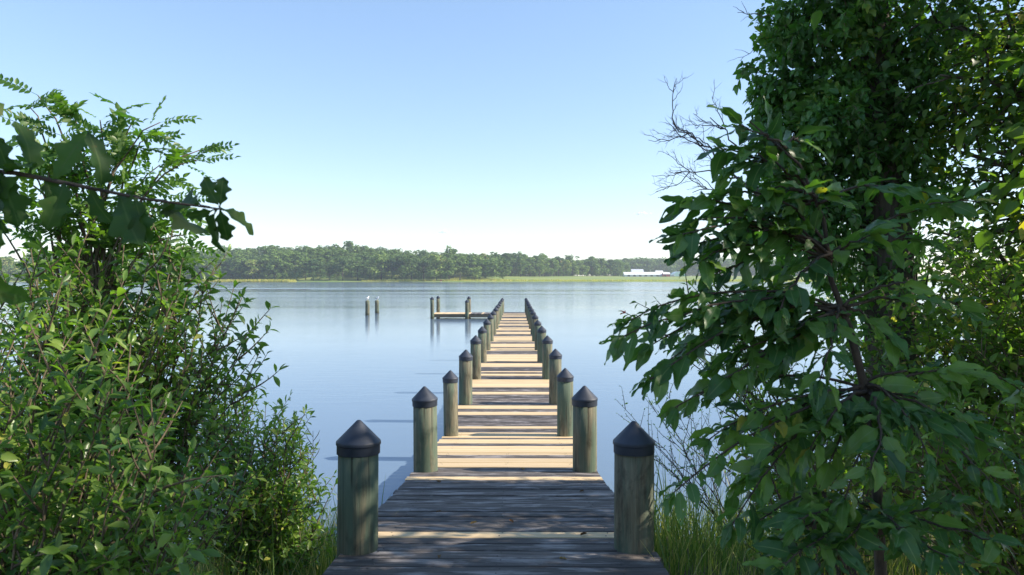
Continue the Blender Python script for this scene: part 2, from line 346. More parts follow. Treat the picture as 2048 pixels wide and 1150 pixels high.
def frond_template(n=8, seed=0):
    """pinnate leaf: a rachis with paired oval leaflets"""
    rr = np.random.default_rng(seed); Vs = []; Fs = []; ve = []; k = 0
    tv, tf, _ = leaf_template(0.26, 4, 0.2, 0.1, 2, ovate)
    def curve(t): return np.array((0, t * 0.97, -0.18 * t * t))
    for i in range(8):                                            # rachis: a thin ribbon folded to a V
        a, b = curve(i / 8), curve((i + 1) / 8); w = 0.006
        Vs.append(np.array([a + (-w, 0, 0), a + (w, 0, 0), b + (w, 0, 0), b + (-w, 0, 0)])); Fs.append(np.array([[0, 1, 2, 3]]) + k); k += 4; ve.append(np.ones(4))
    for i in range(n):
        for s in ((-1, 1) if i < n - 1 else (0,)):
            p = curve(0.16 + 0.8 * i / (n - 1)); an = s * (1.15 - 0.25 * i / n) + rr.normal(0, 0.12)
            L = (0.155 + 0.04 * math.sin(math.pi * i / n)) * rr.uniform(0.85, 1.1)
            d = np.array((math.sin(an), math.cos(an), rr.normal(-0.05, 0.15))); d /= np.linalg.norm(d)
            nz = np.array((rr.normal(0, 0.25), rr.normal(0, 0.25), 1.0)); x = np.cross(d, nz); x /= np.linalg.norm(x); z = np.cross(x, d)
            Vs.append(p + L * (tv[:, :1] * x + tv[:, 1:2] * d + tv[:, 2:] * z)); Fs.append(tf + k); k += len(tv); ve.append(np.zeros(len(tv)))
    return np.vstack(Vs), np.vstack(Fs), np.concatenate(ve)
T_FROND = [frond_template(8 + i % 3, i) for i in range(4)]

def unit(a): return a / (np.linalg.norm(a, axis=-1, keepdims=True) + 1e-9)
class Leaves:
    def __init__(s): s.p = []; s.d = []; s.n = []; s.s = []
    def add(s, p, d, n, size): s.p.append(p); s.d.append(d); s.n.append(n); s.s.append(size)
    def arrays(s): return np.array(s.p), unit(np.array(s.d)), unit(np.array(s.n)), np.array(s.s)
def foliage(root, templates, lv, mat, single=300, part='leaf', mass='foliage', seed=1):
    """the leaves that show largest become parts of their own, all others one joined part"""
    rr = np.random.default_rng(seed)
    if isinstance(lv, Leaves): p, d, n, s = lv.arrays()
    else: p, d, n, s = lv
    x = np.cross(d, n); bad = np.linalg.norm(x, axis=1) < 1e-4; x[bad] = (1, 0, 0); x = unit(x); z = np.cross(x, d)
    base = np.array(root.location); px, py, dep = project(p + d * s[:, None] * 0.5)
    inside = (dep > 0.1) & (px > -20) & (px < 2068) & (py > -20) & (py < 1170)
    score = np.where(inside, s / np.maximum(dep, 0.1), -1)
    order = np.argsort(-score); one = order[:single]; one = one[score[one] > 0]
    tmpl = rr.integers(0, len(templates), len(p))
    key = (id(templates), mat.name)
    if key not in foliage.cache:
        ms = []
        for i, (tv, tf, ve) in enumerate(templates):
            me = raw_mesh(part, tv, tf, True, {'vein': ve}); me.materials.append(mat); ms.append(me)
        foliage.cache[key] = ms
    ms = foliage.cache[key]
    for i in one:
        o = bpy.data.objects.new(part, ms[tmpl[i]]); C.objects.link(o); o.parent = root
        q = p[i] - base; S = s[i]
        o.matrix_basis = Matrix(((x[i][0] * S, d[i][0] * S, z[i][0] * S, q[0]), (x[i][1] * S, d[i][1] * S, z[i][1] * S, q[1]), (x[i][2] * S, d[i][2] * S, z[i][2] * S, q[2]), (0, 0, 0, 1)))
    rest = np.ones(len(p), bool); rest[one] = False
    if rest.sum() == 0: return
    Vs = []; Fs = []; ts = []; vs = []; k = 0
    for ti, (tv, tf, ve) in enumerate(templates):
        I = np.where(rest & (tmpl == ti))[0]
        if len(I) == 0: continue
        V = p[I][:, None, :] - base + s[I][:, None, None] * (tv[None, :, 0:1] * x[I][:, None, :] + tv[None, :, 1:2] * d[I][:, None, :] + tv[None, :, 2:3] * z[I][:, None, :])
        Vs.append(V.reshape(-1, 3)); F = tf[None] + (np.arange(len(I)) * len(tv))[:, None, None] + k
        Fs.append(F.reshape(-1, tf.shape[1])); k += len(I) * len(tv)
        q = p[I]; cl = 0.36 * np.sin(q[:, 0] * 5.1 + q[:, 2] * 3.3) * np.sin(q[:, 2] * 6.7 + q[:, 1] * 4.1 + 1.0); ts.append(np.repeat(np.clip(0.48 + cl + 0.5 * (rr.random(len(I)) - 0.5) + (rr.random(len(I)) > 0.97) * 0.3, 0.004, 0.999), len(tv))); vs.append(np.tile(ve, len(I)))
    me = raw_mesh(mass, np.vstack(Vs), np.vstack(Fs), True, {'tint': np.concatenate(ts), 'vein': np.concatenate(vs)})
    o = link(mass, me, mat, root); o['kind'] = 'stuff'
foliage.cache = {}

def bez(a, b, c, n=12, jit=0.0, rr=rng):
    t = np.linspace(0, 1, n)[:, None]; p = (1 - t) ** 2 * a + 2 * t * (1 - t) * b + t * t * c
    if jit: p[1:-1] += rr.normal(0, jit, (n - 2, 3))
    return p
def along(path, t):
    i = t * (len(path) - 1); k = min(int(i), len(path) - 2); f = i - k
    return path[k] * (1 - f) + path[k + 1] * f, unit(path[k + 1] - path[k])
def rperp(tan, rr):
    v = rr.normal(0, 1, 3); v -= tan * np.dot(v, tan); return v / (np.linalg.norm(v) + 1e-9)
UP = np.array((0, 0, 1.0))
def leafy_twig(lv, path, rr, size, step, t0=0.1, spread=1.0, droop=0.15, fwd=0.6, tipn=2, upn=1.0):
    L = np.linalg.norm(np.diff(path, axis=0), axis=1).sum(); m = max(2, int(L * (1 - t0) / step)); ph = rr.uniform(0, 6.28)
    for i in range(m):
        t = t0 + (1 - t0) * (i + rr.uniform(0, 0.8)) / m
        p, tan = along(path, min(t, 0.999)); a = ph + i * 2.4
        u = np.cross(tan, UP if abs(tan[2]) < 0.9 else np.array((1.0, 0, 0))); u = unit(u); w = np.cross(u, tan)
        d = tan * fwd + (u * math.cos(a) + w * math.sin(a)) * spread + rr.normal(0, 0.2, 3) - UP * droop
        n = UP * upn + rr.normal(0, 0.45, 3)
        lv.add(p, d, n, size * rr.uniform(0.6, 1.2))
    for i in range(tipn):
        lv.add(path[-1], along(path, 0.99)[1] + rr.normal(0, 0.35, 3), UP + rr.normal(0, 0.4, 3), size * rr.uniform(0.6, 1.0))

def shrub(name, label, cat, base, tips, templates, mat, leaf, twigs=6, twig_len=0.28, step=0.026, stem_r=0.012, single=250, group=None, seed=3, bow=0.35, t_from=0.35, droop=0.1, wood='twig', part='leaf', up=0.35, spread=1.0, jit=0.012):
    """stems run from the base to the given tips, carry side twigs, and leaves along both"""
    rr = np.random.default_rng(seed); base = np.asarray(base, float)
    root = empty(name, base, label, cat, group); lv = Leaves()
    for tip in tips:
        tip = np.asarray(tip, float); b0 = base + np.array((rr.normal(0, 0.07), rr.normal(0, 0.07), -0.05))
        L = np.linalg.norm(tip - b0); ctrl = b0 + (tip - b0) * 0.45 + UP * L * bow * rr.uniform(0.3, 1.0) + rr.normal(0, 0.05 * L, 3)
        path = bez(b0, ctrl, tip, 12, jit, rr); mb = MB(); r0 = stem_r * rr.uniform(0.7, 1.2)
        mb.tube(path, np.linspace(r0 * 0.75, 0.0018, 12), 6)
        leafy_twig(lv, path, rr, leaf, step * 1.3, 0.55, spread, droop)
        for k in range(twigs):
            t = t_from + (0.97 - t_from) * (k + rr.random()) / twigs; p, tan = along(path, t)
            d = unit(tan * 0.7 + rperp(tan, rr) * 0.9 + UP * up); l = twig_len * rr.uniform(0.5, 1.25) * (1.15 - 0.5 * t)
            tp = bez(p, p + d * l * 0.55, p + d * l + UP * l * 0.2 + rr.normal(0, 0.03, 3), 5)
            mb.tube(tp, np.linspace(min(0.005, r0 * 0.5), 0.0013, 5), 4)
            leafy_twig(lv, tp, rr, leaf, step, 0.12, spread, droop)
        mb.build('stem', M[wood], root, smooth=True, shift=base)
    foliage(root, templates, lv, mat, single, part, seed=seed)
    return root, lv

# ------------------------------------------------------------------ the setting: ground and water
def smooth(a, b, x):
    t = np.clip((x - a) / (b - a), 0, 1); return t * t * (3 - 2 * t)
def land_z(x, y):
    x = np.asarray(x, float); y = np.asarray(y, float)
    ys = 6.5 + 0.45 * np.sin(x * 0.55 + 0.6) + 0.25 * np.sin(x * 1.7) + 0.25 * np.clip(x - 2, 0, 20)
    s = ys - y
    near = np.where(s > 0, 1.25 * (1 - np.exp(-np.maximum(s, 0) * 0.24)), np.maximum(-1.6, s * 0.22)) + 0.03 * np.sin(x * 5 + y * 3) * smooth(0, 1, s)
    fs = 690 + 18 * np.sin(x * 0.013) + 10 * np.sin(x * 0.041 + 1)
    f = y - fs
    far = np.where(f > 0, 0.7 + 6.6 * smooth(0, 330, f), np.maximum(-1.6, f * 0.1))
    hill = 17 * np.exp(-((x + 265) / 190.0) ** 2) * smooth(0, 150, f)
    return np.where(y < 300, near, far + np.where(f > 0, hill, 0))
xs = np.concatenate([np.linspace(-1500, -60, 50), np.linspace(-55, -8.5, 30), np.linspace(-8, 8, 81), np.linspace(8.5, 55, 30), np.linspace(60, 1500, 50)])
ys = np.concatenate([np.linspace(-150, -12, 20), np.linspace(-10, 14, 97), np.linspace(16, 600, 30), np.linspace(620, 1100, 97), np.linspace(1130, 1800, 20)])
X, Y = np.meshgrid(xs, ys); V = np.stack([X, Y, land_z(X, Y)], -1).reshape(-1, 3); nx, ny = len(xs), len(ys)
ii = (np.arange(ny - 1)[:, None] * nx + np.arange(nx - 1)[None]).ravel()
ground = link('ground', raw_mesh('ground', V, np.stack([ii, ii + 1, ii + nx + 1, ii + nx], 1)), M['ground']); tag(ground, kind='structure')
w = MB(); w.add([(-1490, 2, 0), (1490, 2, 0), (1490, 900, 0), (-1490, 900, 0)], [(0, 1, 2, 3)])
tag(w.build('water', M['water']), kind='structure')
def gz(x, y): return float(land_z(x, y))

# ------------------------------------------------------------------ the pier
DX = -0.11; HALF = 0.95
PY = [4.15, 7.06, 10.0, 12.65, 15.85, 19.05, 22.25, 25.45, 28.65, 31.85, 35.05, 38.25, 41.45, 44.65, 47.85]
def deck_z(y): return float(np.interp(y, [0, 4.06, 7.06, 10.0, 10.6, 60], [1.36, 1.01, 0.665, 0.345, 0.335, 0.335]))
def pixel_row(y):
    return float(project(np.array([[DX, y, deck_z(y)]]))[1][0])
NEW = [(1066, 1081), (953.6, 960), (916, 936.4), (892, 908), (878, 888), (866, 877), (851.5, 857.5), (824, 830), (812, 817.6), (783, 789.5), (759, 774), (747, 751), (742, 744.5), (727, 733), (709, 723), (697, 702), (688, 694), (673, 683.5), (664, 668), (655, 661), (648, 651), (643, 645), (637, 640), (631, 633), (627.5, 629)]
pier = empty('pier', (DX, 4.0, 0.0), 'long narrow wooden pier with capped pilings running out over the water', 'pier')
def board_mesh(L, wd, th, seed):
    rr = random.Random(seed); n = 5; mb = MB(); ch = 0.006; k = 0; vs = []
    prof = [(-wd / 2, -th), (-wd / 2, -ch), (-wd / 2 + ch, 0), (wd / 2 - ch, 0), (wd / 2, -ch), (wd / 2, -th)]
    for i in range(n):
        x = -L / 2 + L * i / (n - 1); e = rr.uniform(-0.003, 0.003)
        vs += [(x, a + e * (1 if a > 0 else -0.7), b + rr.uniform(-0.0012, 0.0012)) for a, b in prof]
    fs = []
    for i in range(n - 1):
        for j in range(6):
            a, b = i * 6 + j, i * 6 + (j + 1) % 6; fs.append((a, b, b + 6, a + 6))
    fs += [(5, 4, 3, 2, 1, 0), tuple((n - 1) * 6 + j for j in range(6))]
    mb.add(vs, fs); return mb.mesh('board')
OLD = [board_mesh(2 * HALF + d, 0.140, 0.036, i) for i, d in enumerate((0, 0.012, -0.012, 0.02, -0.006, 0.006))]
FRESH = [board_mesh(2 * HALF + d, 0.142, 0.036, 10 + i) for i, d in enumerate((0.004, 0.014, -0.004, 0.02))]
for m in OLD: m.materials.append(M['old_wood'])
for m in FRESH: m.materials.append(M['new_wood'])
brr = random.Random(5); y = 2.55; PITCH = 0.1495
rows = [pixel_row(2.55 + i * PITCH) for i in range(305)]; NEWSET = set()
for a, b in NEW:
    k = [i for i, r_ in enumerate(rows) if a <= r_ <= b] or [min(range(305), key=lambda i: abs(rows[i] - (a + b) / 2))]
    NEWSET.update(k)
bi = 0
screws = MB()
while y < 48.05:
    new = bi in NEWSET; bi += 1
    o = bpy.data.objects.new('board', brr.choice(FRESH if new else OLD)); C.objects.link(o); o.parent = pier
    sl = math.atan((deck_z(y + 0.05) - deck_z(y - 0.05)) / 0.1); zz = deck_z(y) + brr.uniform(-0.0045, 0.0045) + (0.004 if new else 0)
    o.location = (brr.uniform(-0.01, 0.01), y - 4.0, zz); o.rotation_euler = (sl + brr.uniform(-0.008, 0.008), brr.uniform(-0.0015, 0.0015), brr.uniform(-0.003, 0.003))
    if y < 11:
        for sx in (-0.72, -0.70, 0.0, 0.02, 0.70, 0.72):
            for q in (-0.035, 0.04):
                if (abs(sx) in (0.72, 0.02)) == (q > 0): screws.box((sx, y - 4.0 + q, deck_z(y + q) + 0.004), (0.004, 0.004, 0.0012))
    y += PITCH
tag(screws.build('screw_heads', M['screw'], pier), kind='stuff')
for sx in (-0.80, -0.27, 0.27, 0.80):
    mb = MB(); pts = [2.5, 4.06, 7.06, 10.0, 10.6, 20, 30, 40, 48.05]
    vs = [(sx + a * 0.022, yy - 4.0, deck_z(yy) - 0.038 - b * 0.19) for yy in pts for a, b in ((-1, 0), (1, 0), (1, 1), (-1, 1))]
    fs = [(i * 4 + j, i * 4 + (j + 1) % 4, i * 4 + 4 + (j + 1) % 4, i * 4 + 4 + j) for i in range(len(pts) - 1) for j in range(4)] + [(3, 2, 1, 0), tuple(len(pts) * 4 - 4 + j for j in range(4))]
    mb.add(vs, fs); mb.build('joist', M['joist'], pier)
def piling_mesh(r, h0, h1, seed):
    rr = random.Random(seed); a1, a2 = rr.uniform(0, 6), rr.uniform(0, 6); mb = MB()
    def wob(a, z): return 0.022 * math.sin(a * 2 + a1 + z * 0.7) + 0.014 * math.sin(a * 3 + a2) + 0.008 * math.sin(a * 7 + z * 3)
    mb.lathe([(r * (1.06 - 0.06 * i / 10), h0 + (h1 - h0) * i / 10) for i in range(11)], 22, wob=wob)
    return mb.mesh('piling', True)
def cap_mesh(r):
    mb = MB(); k = r / 0.134
    mb.lathe([(0.122 * k, -0.001), (0.1298 * k, 0.0), (0.130 * k, 0.002), (0.1302 * k, 0.050 * k), (0.1305 * k, 0.052 * k), (0.1345 * k, 0.054 * k), (0.135 * k, 0.056 * k), (0.1345 * k, 0.070 * k), (0.1335 * k, 0.073 * k), (0.129 * k, 0.078 * k), (0.127 * k, 0.080 * k), (0.020 * k, 0.190 * k), (0.016 * k, 0.194 * k), (0.009 * k, 0.199 * k), (0.002 * k, 0.2005 * k)], 28)
    return mb.mesh('cap', True)
def add_piling(parent, x, y, ztop, r, seed, lean=0.011, capped=True, name='piling', zbase=-1.9):
    rr = random.Random(seed); me = piling_mesh(r, zbase, ztop - (0.17 if capped else 0), seed)
    o = link(name, me, M['piling'], parent); pl = parent.location if parent else Vector((0, 0, 0))
    o.location = (x - pl.x, y - pl.y, 0); o.rotation_euler = (rr.uniform(-lean, lean), rr.uniform(-lean, lean), 0)
    if capped:
        c = link('cap', cap_mesh(r * 1.085), M['cap'], o); c.location = (0, 0, ztop - 0.20 * r / 0.124)
        c.rotation_euler = (rr.uniform(-0.03, 0.03), rr.uniform(-0.03, 0.03), rr.uniform(0, 6))
    return o
TOPL = [1.79, 1.54, 1.315, 1.345, 1.35, 1.34, 1.36, 1.35, 1.34, 1.36, 1.35, 1.33, 1.35, 1.36, 1.36]
TOPR = [1.78, 1.545, 1.345, 1.36, 1.345, 1.35, 1.33, 1.36, 1.35, 1.34, 1.35, 1.36, 1.34, 1.35, 1.37]
RL = [0.124, 0.123, 0.108, 0.122, 0.122, 0.118, 0.116, 0.112, 0.118, 0.12, 0.115, 0.118, 0.112, 0.115, 0.115]
RR_ = [0.118, 0.125, 0.116, 0.114, 0.118, 0.120, 0.114, 0.118, 0.112, 0.118, 0.114, 0.118, 0.112, 0.115, 0.115]
for i, yy in enumerate(PY):
    add_piling(pier, DX - HALF + RL[i] - (0.04 if i == 0 else 0), yy, TOPL[i], RL[i], 40 + i)
    add_piling(pier, DX + HALF - RR_[i], yy + 0.02, TOPR[i], RR_[i], 80 + i)
    mb = MB(); mb.box((0, yy + 0.17 - 4.0, deck_z(yy + 0.17) - 0.315), (HALF - 0.02, 0.03, 0.08)); mb.build('cross_beam', M['joist'], pier)
# the side platform near the far end
fin = empty('side_platform', (-3.3, 46.7, 0), 'low wooden platform branching off left near the end of the long pier', 'platform')
FB = [board_mesh(2.1, 0.142, 0.036, 30 + i) for i in range(2)]; FB2 = [board_mesh(2.1, 0.142, 0.036, 34)]
for m in FB2: m.materials.append(M['old_wood'])
for m in FB: m.materials.append(M['new_wood'])
x = -5.55
while x < -1.10:
    o = bpy.data.objects.new('board', brr.choice(FB2 if (-2.9 < x < -1.9 and brr.random() < .7) or brr.random() < 0.2 else FB)); C.objects.link(o); o.parent = fin
    o.location = (x + 3.3, 0.05, 0.335 + brr.uniform(-0.003, 0.003)); o.rotation_euler = (0, 0, R(90)); x += PITCH
for yy in (45.73, 46.75, 47.75):
    mb = MB(); mb.box((-3.35 + 3.3, yy - 46.7, 0.335 - 0.04 - 0.10), (2.25, 0.022, 0.098)); mb.build('joist', M['joist'], fin)
for j, (px_, py_, zt) in enumerate([(-5.60, 45.58, 1.49), (-5.47, 47.95, 1.50), (-3.28, 45.58, 1.30), (-3.30, 47.95, 1.47)]):
    add_piling(fin, px_, py_, zt, 0.125, 120 + j)

# lone mooring pilings with a gull on each
def gull(loc, rz, label):
    g = empty('gull', loc, label, 'gull', 'gulls on the lone pilings'); g.rotation_euler = (0, 0, rz)
    mb = MB(); prof = [(-0.20, 0.005, 0.17), (-0.15, 0.03, 0.155), (-0.08, 0.062, 0.15), (0, 0.078, 0.155), (0.07, 0.07, 0.175), (0.11, 0.048, 0.215), (0.13, 0.036, 0.26), (0.15, 0.038, 0.295), (0.18, 0.03, 0.305), (0.20, 0.012, 0.30)]
    mb.tube([(a, 0, c) for a, b, c in prof], [b for a, b, c in prof], 12); mb.build('body', M['gull_white'], g, smooth=True)
    for s in (-1, 1):
        mb = MB(); mb.tube([(0.08, s * 0.062, 0.185), (0.0, s * 0.074, 0.18), (-0.10, s * 0.055, 0.175), (-0.2, s * 0.02, 0.18)], [0.02, 0.042, 0.03, 0.008], 8); mb.build('wing', M['gull_grey'], g, smooth=True)
        mb = MB(); mb.tube([(-0.17, s * 0.025, 0.18), (-0.27, s * 0.008, 0.185)], [0.014, 0.003], 6); mb.build('wing_tip', M['gull_dark'], g)
        mb = MB(); mb.tube([(0.01, s * 0.03, 0.10), (0.015, s * 0.03, 0.01)], [0.006, 0.005], 6); mb.box((0.03, s * 0.03, 0.005), (0.028, 0.016, 0.004)); mb.build('leg', M['gull_bill'], g)
    mb = MB(); mb.tube([(0.195, 0, 0.298), (0.245, 0, 0.288)], [0.011, 0.003], 6); mb.build('bill', M['gull_bill'], g)
for (x, y, zt, lab, gl, rz) in [(-10.9, 50.0, 1.08, 'bare lone piling in open water, left one of two, with grey gull on top', 'grey backed gull standing on the left lone piling', 1.2),
                        (-10.85, 53.2, 1.00, 'bare lone piling in open water, right one of two, with white gull on top', 'white gull resting on the right lone piling', -0.4)]:
    o = add_piling(None, x, y, zt, 0.155, int(zt * 100), 0.01, False, 'mooring_piling'); tag(o, lab, 'piling', 'lone mooring pilings')
    gull((x, y, zt), rz, gl)

# ------------------------------------------------------------------ far shore: trees, marsh, field, barns
def far_tree_mesh(kind, seed, cards=1100):
    rr = np.random.default_rng(seed); c = []; 
    nl = 20 if kind == 0 else 16
    for i in range(nl):
        if kind == 0:
            t = rr.uniform(0.16, 0.93); w_ = 0.30 * math.sin(math.pi * min(1, (t - 0.02) / 1.02) ** 0.8) ** 0.6; r = rr.uniform(0.075, 0.135)
        else:
            t = rr.uniform(0.42, 0.95); w_ = 0.21 * math.sin(math.pi * min(1, (t - 0.3) / 0.75) ** 0.9) ** 0.6; r = rr.uniform(0.055, 0.10)
        a = rr.uniform(0, 6.28); q = w_ * math.sqrt(rr.random()); c.append((q * math.cos(a), q * math.sin(a), t, r))
    c.append((0, 0, 0.9, 0.085)); c = np.array(c); k = rr.choice(len(c), cards, p=c[:, 3] ** 2 / (c[:, 3] ** 2).sum())
    n = unit(rr.normal(0, 1, (cards, 3)) + np.array((0, 0, 0.25))); p = c[k, :3] + n * c[k, 3:4] * rr.uniform(0.75, 1.08, (cards, 1))
    nn = unit(n + rr.normal(0, 0.45, (cards, 3))); u = unit(np.cross(nn, rr.normal(0, 1, (cards, 3)))); v = np.cross(nn, u); s = rr.uniform(0.014, 0.032, (cards, 1))
    V = np.stack([p - u * s - v * s * 0.6, p + u * s * 0.7 - v * s, p + u * s + v * s * 0.6, p - u * s * 0.7 + v * s], 1).reshape(-1, 3)
    F = np.arange(cards * 4).reshape(-1, 4); tint = np.repeat((c[k, 3] * 37 + rr.uniform(0, 0.25, cards)) % 1 * 0.55 + 0.2, 4)
    return V, F, tint
FT = []
for i in range(7):
    kind = 1 if i in (4, 5) else 0
    V, F, t = far_tree_mesh(kind, 50 + i); me = raw_mesh('crown', V, F, False, {'tint': t}); me.materials.append(M['pine_leaf'] if kind else M['far_leaf'])
    mb = MB(); mb.tube([(0, 0, -0.06), (0.008, 0.004, 0.3), (0.0, 0.01, 0.6), (0.004, 0, 0.88)], [0.018, 0.013, 0.009, 0.003], 6)
    for q in range(5):
        a = q * 1.3 + i; mb.tube([(0, 0, 0.35 + q * 0.09), (0.08 * math.cos(a), 0.08 * math.sin(a), 0.45 + q * 0.09), (0.16 * math.cos(a), 0.16 * math.sin(a), 0.5 + q * 0.09)], [0.006, 0.004, 0.002], 4)
    tm = mb.mesh('trunk', True); tm.materials.append(M['bark']); FT.append((kind, me, tm, (V, F, t)))
rest_V, rest_F, rest_t, rk = [], [], [], 0
frr = np.random.default_rng(77)
def far_tree(x, y, h, as_thing, region, sink=0.0):
    global rk
    i = int(frr.integers(0, 7)); kind, me, tm, (V, F, t) = FT[i]; z = gz(x, y) - sink * h; rz = frr.uniform(0, 6.28); wd = frr.uniform(1.15, 1.75)
    if as_thing:
        kn = ('broad rounded green tree', 'tall narrow crowned pine')[kind]
        e = empty('pine_tree' if kind else 'broadleaf_tree', (x, y, z), f'{kn} {region}', 'tree', f'{kn}s {region}')
        e.rotation_euler = (0, 0, rz); e.scale = (h * wd, h * wd, h)
        for nm, mm in (('crown', me), ('trunk', tm)):
            o = bpy.data.objects.new(nm, mm); C.objects.link(o); o.parent = e
    else:
        sel = frr.random(len(F)) < 0.6; Vq = V.reshape(-1, 4, 3)[sel].reshape(-1, 3) * np.array((h * wd * 1.05, h * wd * 1.05, h)); c, s = math.cos(rz), math.sin(rz)
        rest_V.append(np.stack([Vq[:, 0] * c - Vq[:, 1] * s + x, Vq[:, 0] * s + Vq[:, 1] * c + y, Vq[:, 2] + z], 1))
        rest_F.append(np.arange(len(Vq)).reshape(-1, 4) + rk); rk += len(Vq); rest_t.append((t.reshape(-1, 4)[sel].ravel() + frr.random()) % 1)
def world_x(px, d): return (px - 1032) / FPX * d
# wooded shore left of the field: front row right at the water, further rows on the rising ground
x = -590.0
while x < world_x(960, 712):
    y = 712 + 18 * math.sin(x * 0.013) + 10 * math.sin(x * 0.041 + 1) + frr.uniform(-6, 8)
    reg = 'at the water edge of the wooded hill on the far shore' if x < world_x(700, 712) else 'along the middle of the far shore'
    far_tree(x, y, frr.uniform(17, 26) * (1.08 if x > world_x(700, 712) else 0.98), True, reg); x += frr.uniform(8.5, 15)
for row, d in enumerate((728, 745, 765, 788, 815, 845, 880)):
    x = -600.0
    while x < world_x(1010 if row < 3 else 985, d):
        far_tree(x, d + frr.uniform(-8, 8), frr.uniform(19, 26) * (1.22 if frr.random() < 0.12 else 1.0), False, ''); x += frr.uniform(8, 14)
# undergrowth trees low at the water edge
x = -590.0
while x < world_x(900, 705):
    far_tree(x, 704 + 18 * math.sin(x * 0.013) + 10 * math.sin(x * 0.041 + 1), frr.uniform(6, 12), False, ''); x += frr.uniform(6, 12)
# tree line behind the field
for px in np.arange(965, 1250, 9.5):
    d = 790 + (px - 965) * 0.95 + frr.uniform(-12, 12)
    far_tree(world_x(px, d), d, frr.uniform(21, 30), True, 'behind the green field on the far shore')
for row in (40, 80):
    for px in np.arange(975, 1260, 9.0):
        d = 800 + (px - 965) * 0.95 + row; far_tree(world_x(px, d), d, frr.uniform(21, 27), False, '')
for px in np.arange(930, 1240, 17):
    d = 765 + (px - 930) * 0.9; far_tree(world_x(px + frr.uniform(-6, 6), d), d, frr.uniform(7, 13), False, '')
for px in np.arange(1235, 1720, 8.0):
    d = 1330 + frr.uniform(-15, 15); far_tree(world_x(px, d), d, frr.uniform(31, 38), px % 16 < 8 and px < 1450, 'in the distant line behind the white barns')
for row in (30, 60):
    for px in np.arange(1230, 1720, 9.0): far_tree(world_x(px, 1330 + row), 1330 + row, frr.uniform(32, 39), False, '')
for px in np.arange(940, 1720, 4.0):
    d = (815 + (px - 965) * 0.95) if px < 1240 else 1322
    far_tree(world_x(px, d), d, frr.uniform(11, 16), False, '', 0.25)
fw = link('far_wood', raw_mesh('far_wood', np.vstack(rest_V), np.vstack(rest_F), False, {'tint': np.concatenate(rest_t)}), M['far_leaf'])
tag(fw, 'dense green woodland mass behind the front trees on the far shore', 'woodland', kind='stuff')

def blades(n, area, h, wd, rr, lean=0.35, zf=gz, clump=None, base_d=0):
    """curved tapering grass blades, three segments each"""
    x0, x1, y0, y1 = area; x = rr.uniform(x0, x1, n); y = rr.uniform(y0, y1, n)
    if clump is not None:
        keep = clump(x, y) > rr.random(n); x, y = x[keep], y[keep]; n = len(x)
    z = land_z(x, y); H = h * rr.uniform(0.45, 1.15, n); a = rr.uniform(0, 6.28, n); L = lean * rr.uniform(0.1, 1.0, n) * H
    dx, dy = np.cos(a), np.sin(a); f = rr.uniform(0, 6.28, n); sx, sy = np.cos(f) * wd, np.sin(f) * wd
    V = []
    for t, ww in ((0, 1), (0.4, 0.85), (0.75, 0.5), (1.0, 0.06)):
        cx, cy, cz = x + dx * L * t * t, y + dy * L * t * t, z - 0.03 + H * (t - 0.18 * lean * t * t)
        V.append(np.stack([cx - sx * ww, cy - sy * ww, cz], 1)); V.append(np.stack([cx + sx * ww, cy + sy * ww, cz], 1))
    V = np.stack(V, 1).reshape(-1, 3); k = np.arange(n) * 8
    F = np.concatenate([np.stack([k + 2 * i, k + 2 * i + 1, k + 2 * i + 3, k + 2 * i + 2], 1) for i in range(3)])
    return V, F, np.repeat(rr.random(n), 8)
def grass_obj(name, label, cat, mat, parts):
    Vs, Fs, ts, k = [], [], [], 0
    for V, F, t in parts: Vs.append(V); Fs.append(F + k); ts.append(t); k += len(V)
    o = link(name, raw_mesh(name, np.vstack(Vs), np.vstack(Fs), True, {'tint': np.concatenate(ts)}), mat); return tag(o, label, cat, kind='stuff')
# marsh on the far side: a spit at left and the shore in front of the field
mr = np.random.default_rng(5)
spit = MB(); 
n = 26; vs = []
for i in range(n):
    t = i / (n - 1); x = world_x(150 + 440 * t, 640); wd_ = 16 * (1 - t ** 6) + 0.5; vs += [(x, 640 - wd_, -0.1), (x, 640, 0.45 * (1 - t ** 8)), (x, 640 + wd_, -0.1)]
spit.add(vs, [(i * 3 + j, i * 3 + 3 + j, i * 3 + 4 + j, i * 3 + 1 + j) for i in range(n - 1) for j in range(2)])
tag(spit.build('marsh_spit', M['mud']), kind='structure')
V, F, t = blades(9000, (world_x(150, 640), world_x(586, 640), 628, 652), 2.6, 0.28, mr, 0.3)
zz = V[:, 2]; kk = np.repeat(land_z(V[::8, 0], V[::8, 1]), 8); V[:, 2] = zz - kk + 0.25
grass_obj('marsh_grass', 'yellow green marsh grass on the low spit at left of the far shore', 'marsh grass', M['marsh'], [(V, F, t)])
sh = blades(16000, (world_x(900, 700), world_x(1750, 700), 676, 745), 1.9, 0.30, mr, 0.35, clump=lambda x, y: np.where(land_z(x, y) > 0.05, np.clip(1.0 - (y - 700) / 60.0, 0.1, 1), 0))
sh2 = blades(5000, (world_x(730, 700), world_x(905, 700), 676, 712), 1.6, 0.30, mr, 0.35, clump=lambda x, y: np.where((land_z(x, y) > 0.05) & (land_z(x, y) < 1.5), 0.6, 0))
grass_obj('shore_grass', 'tawny shore grass edging the green field across the water', 'shore grass', M['marsh'], [sh, sh2])
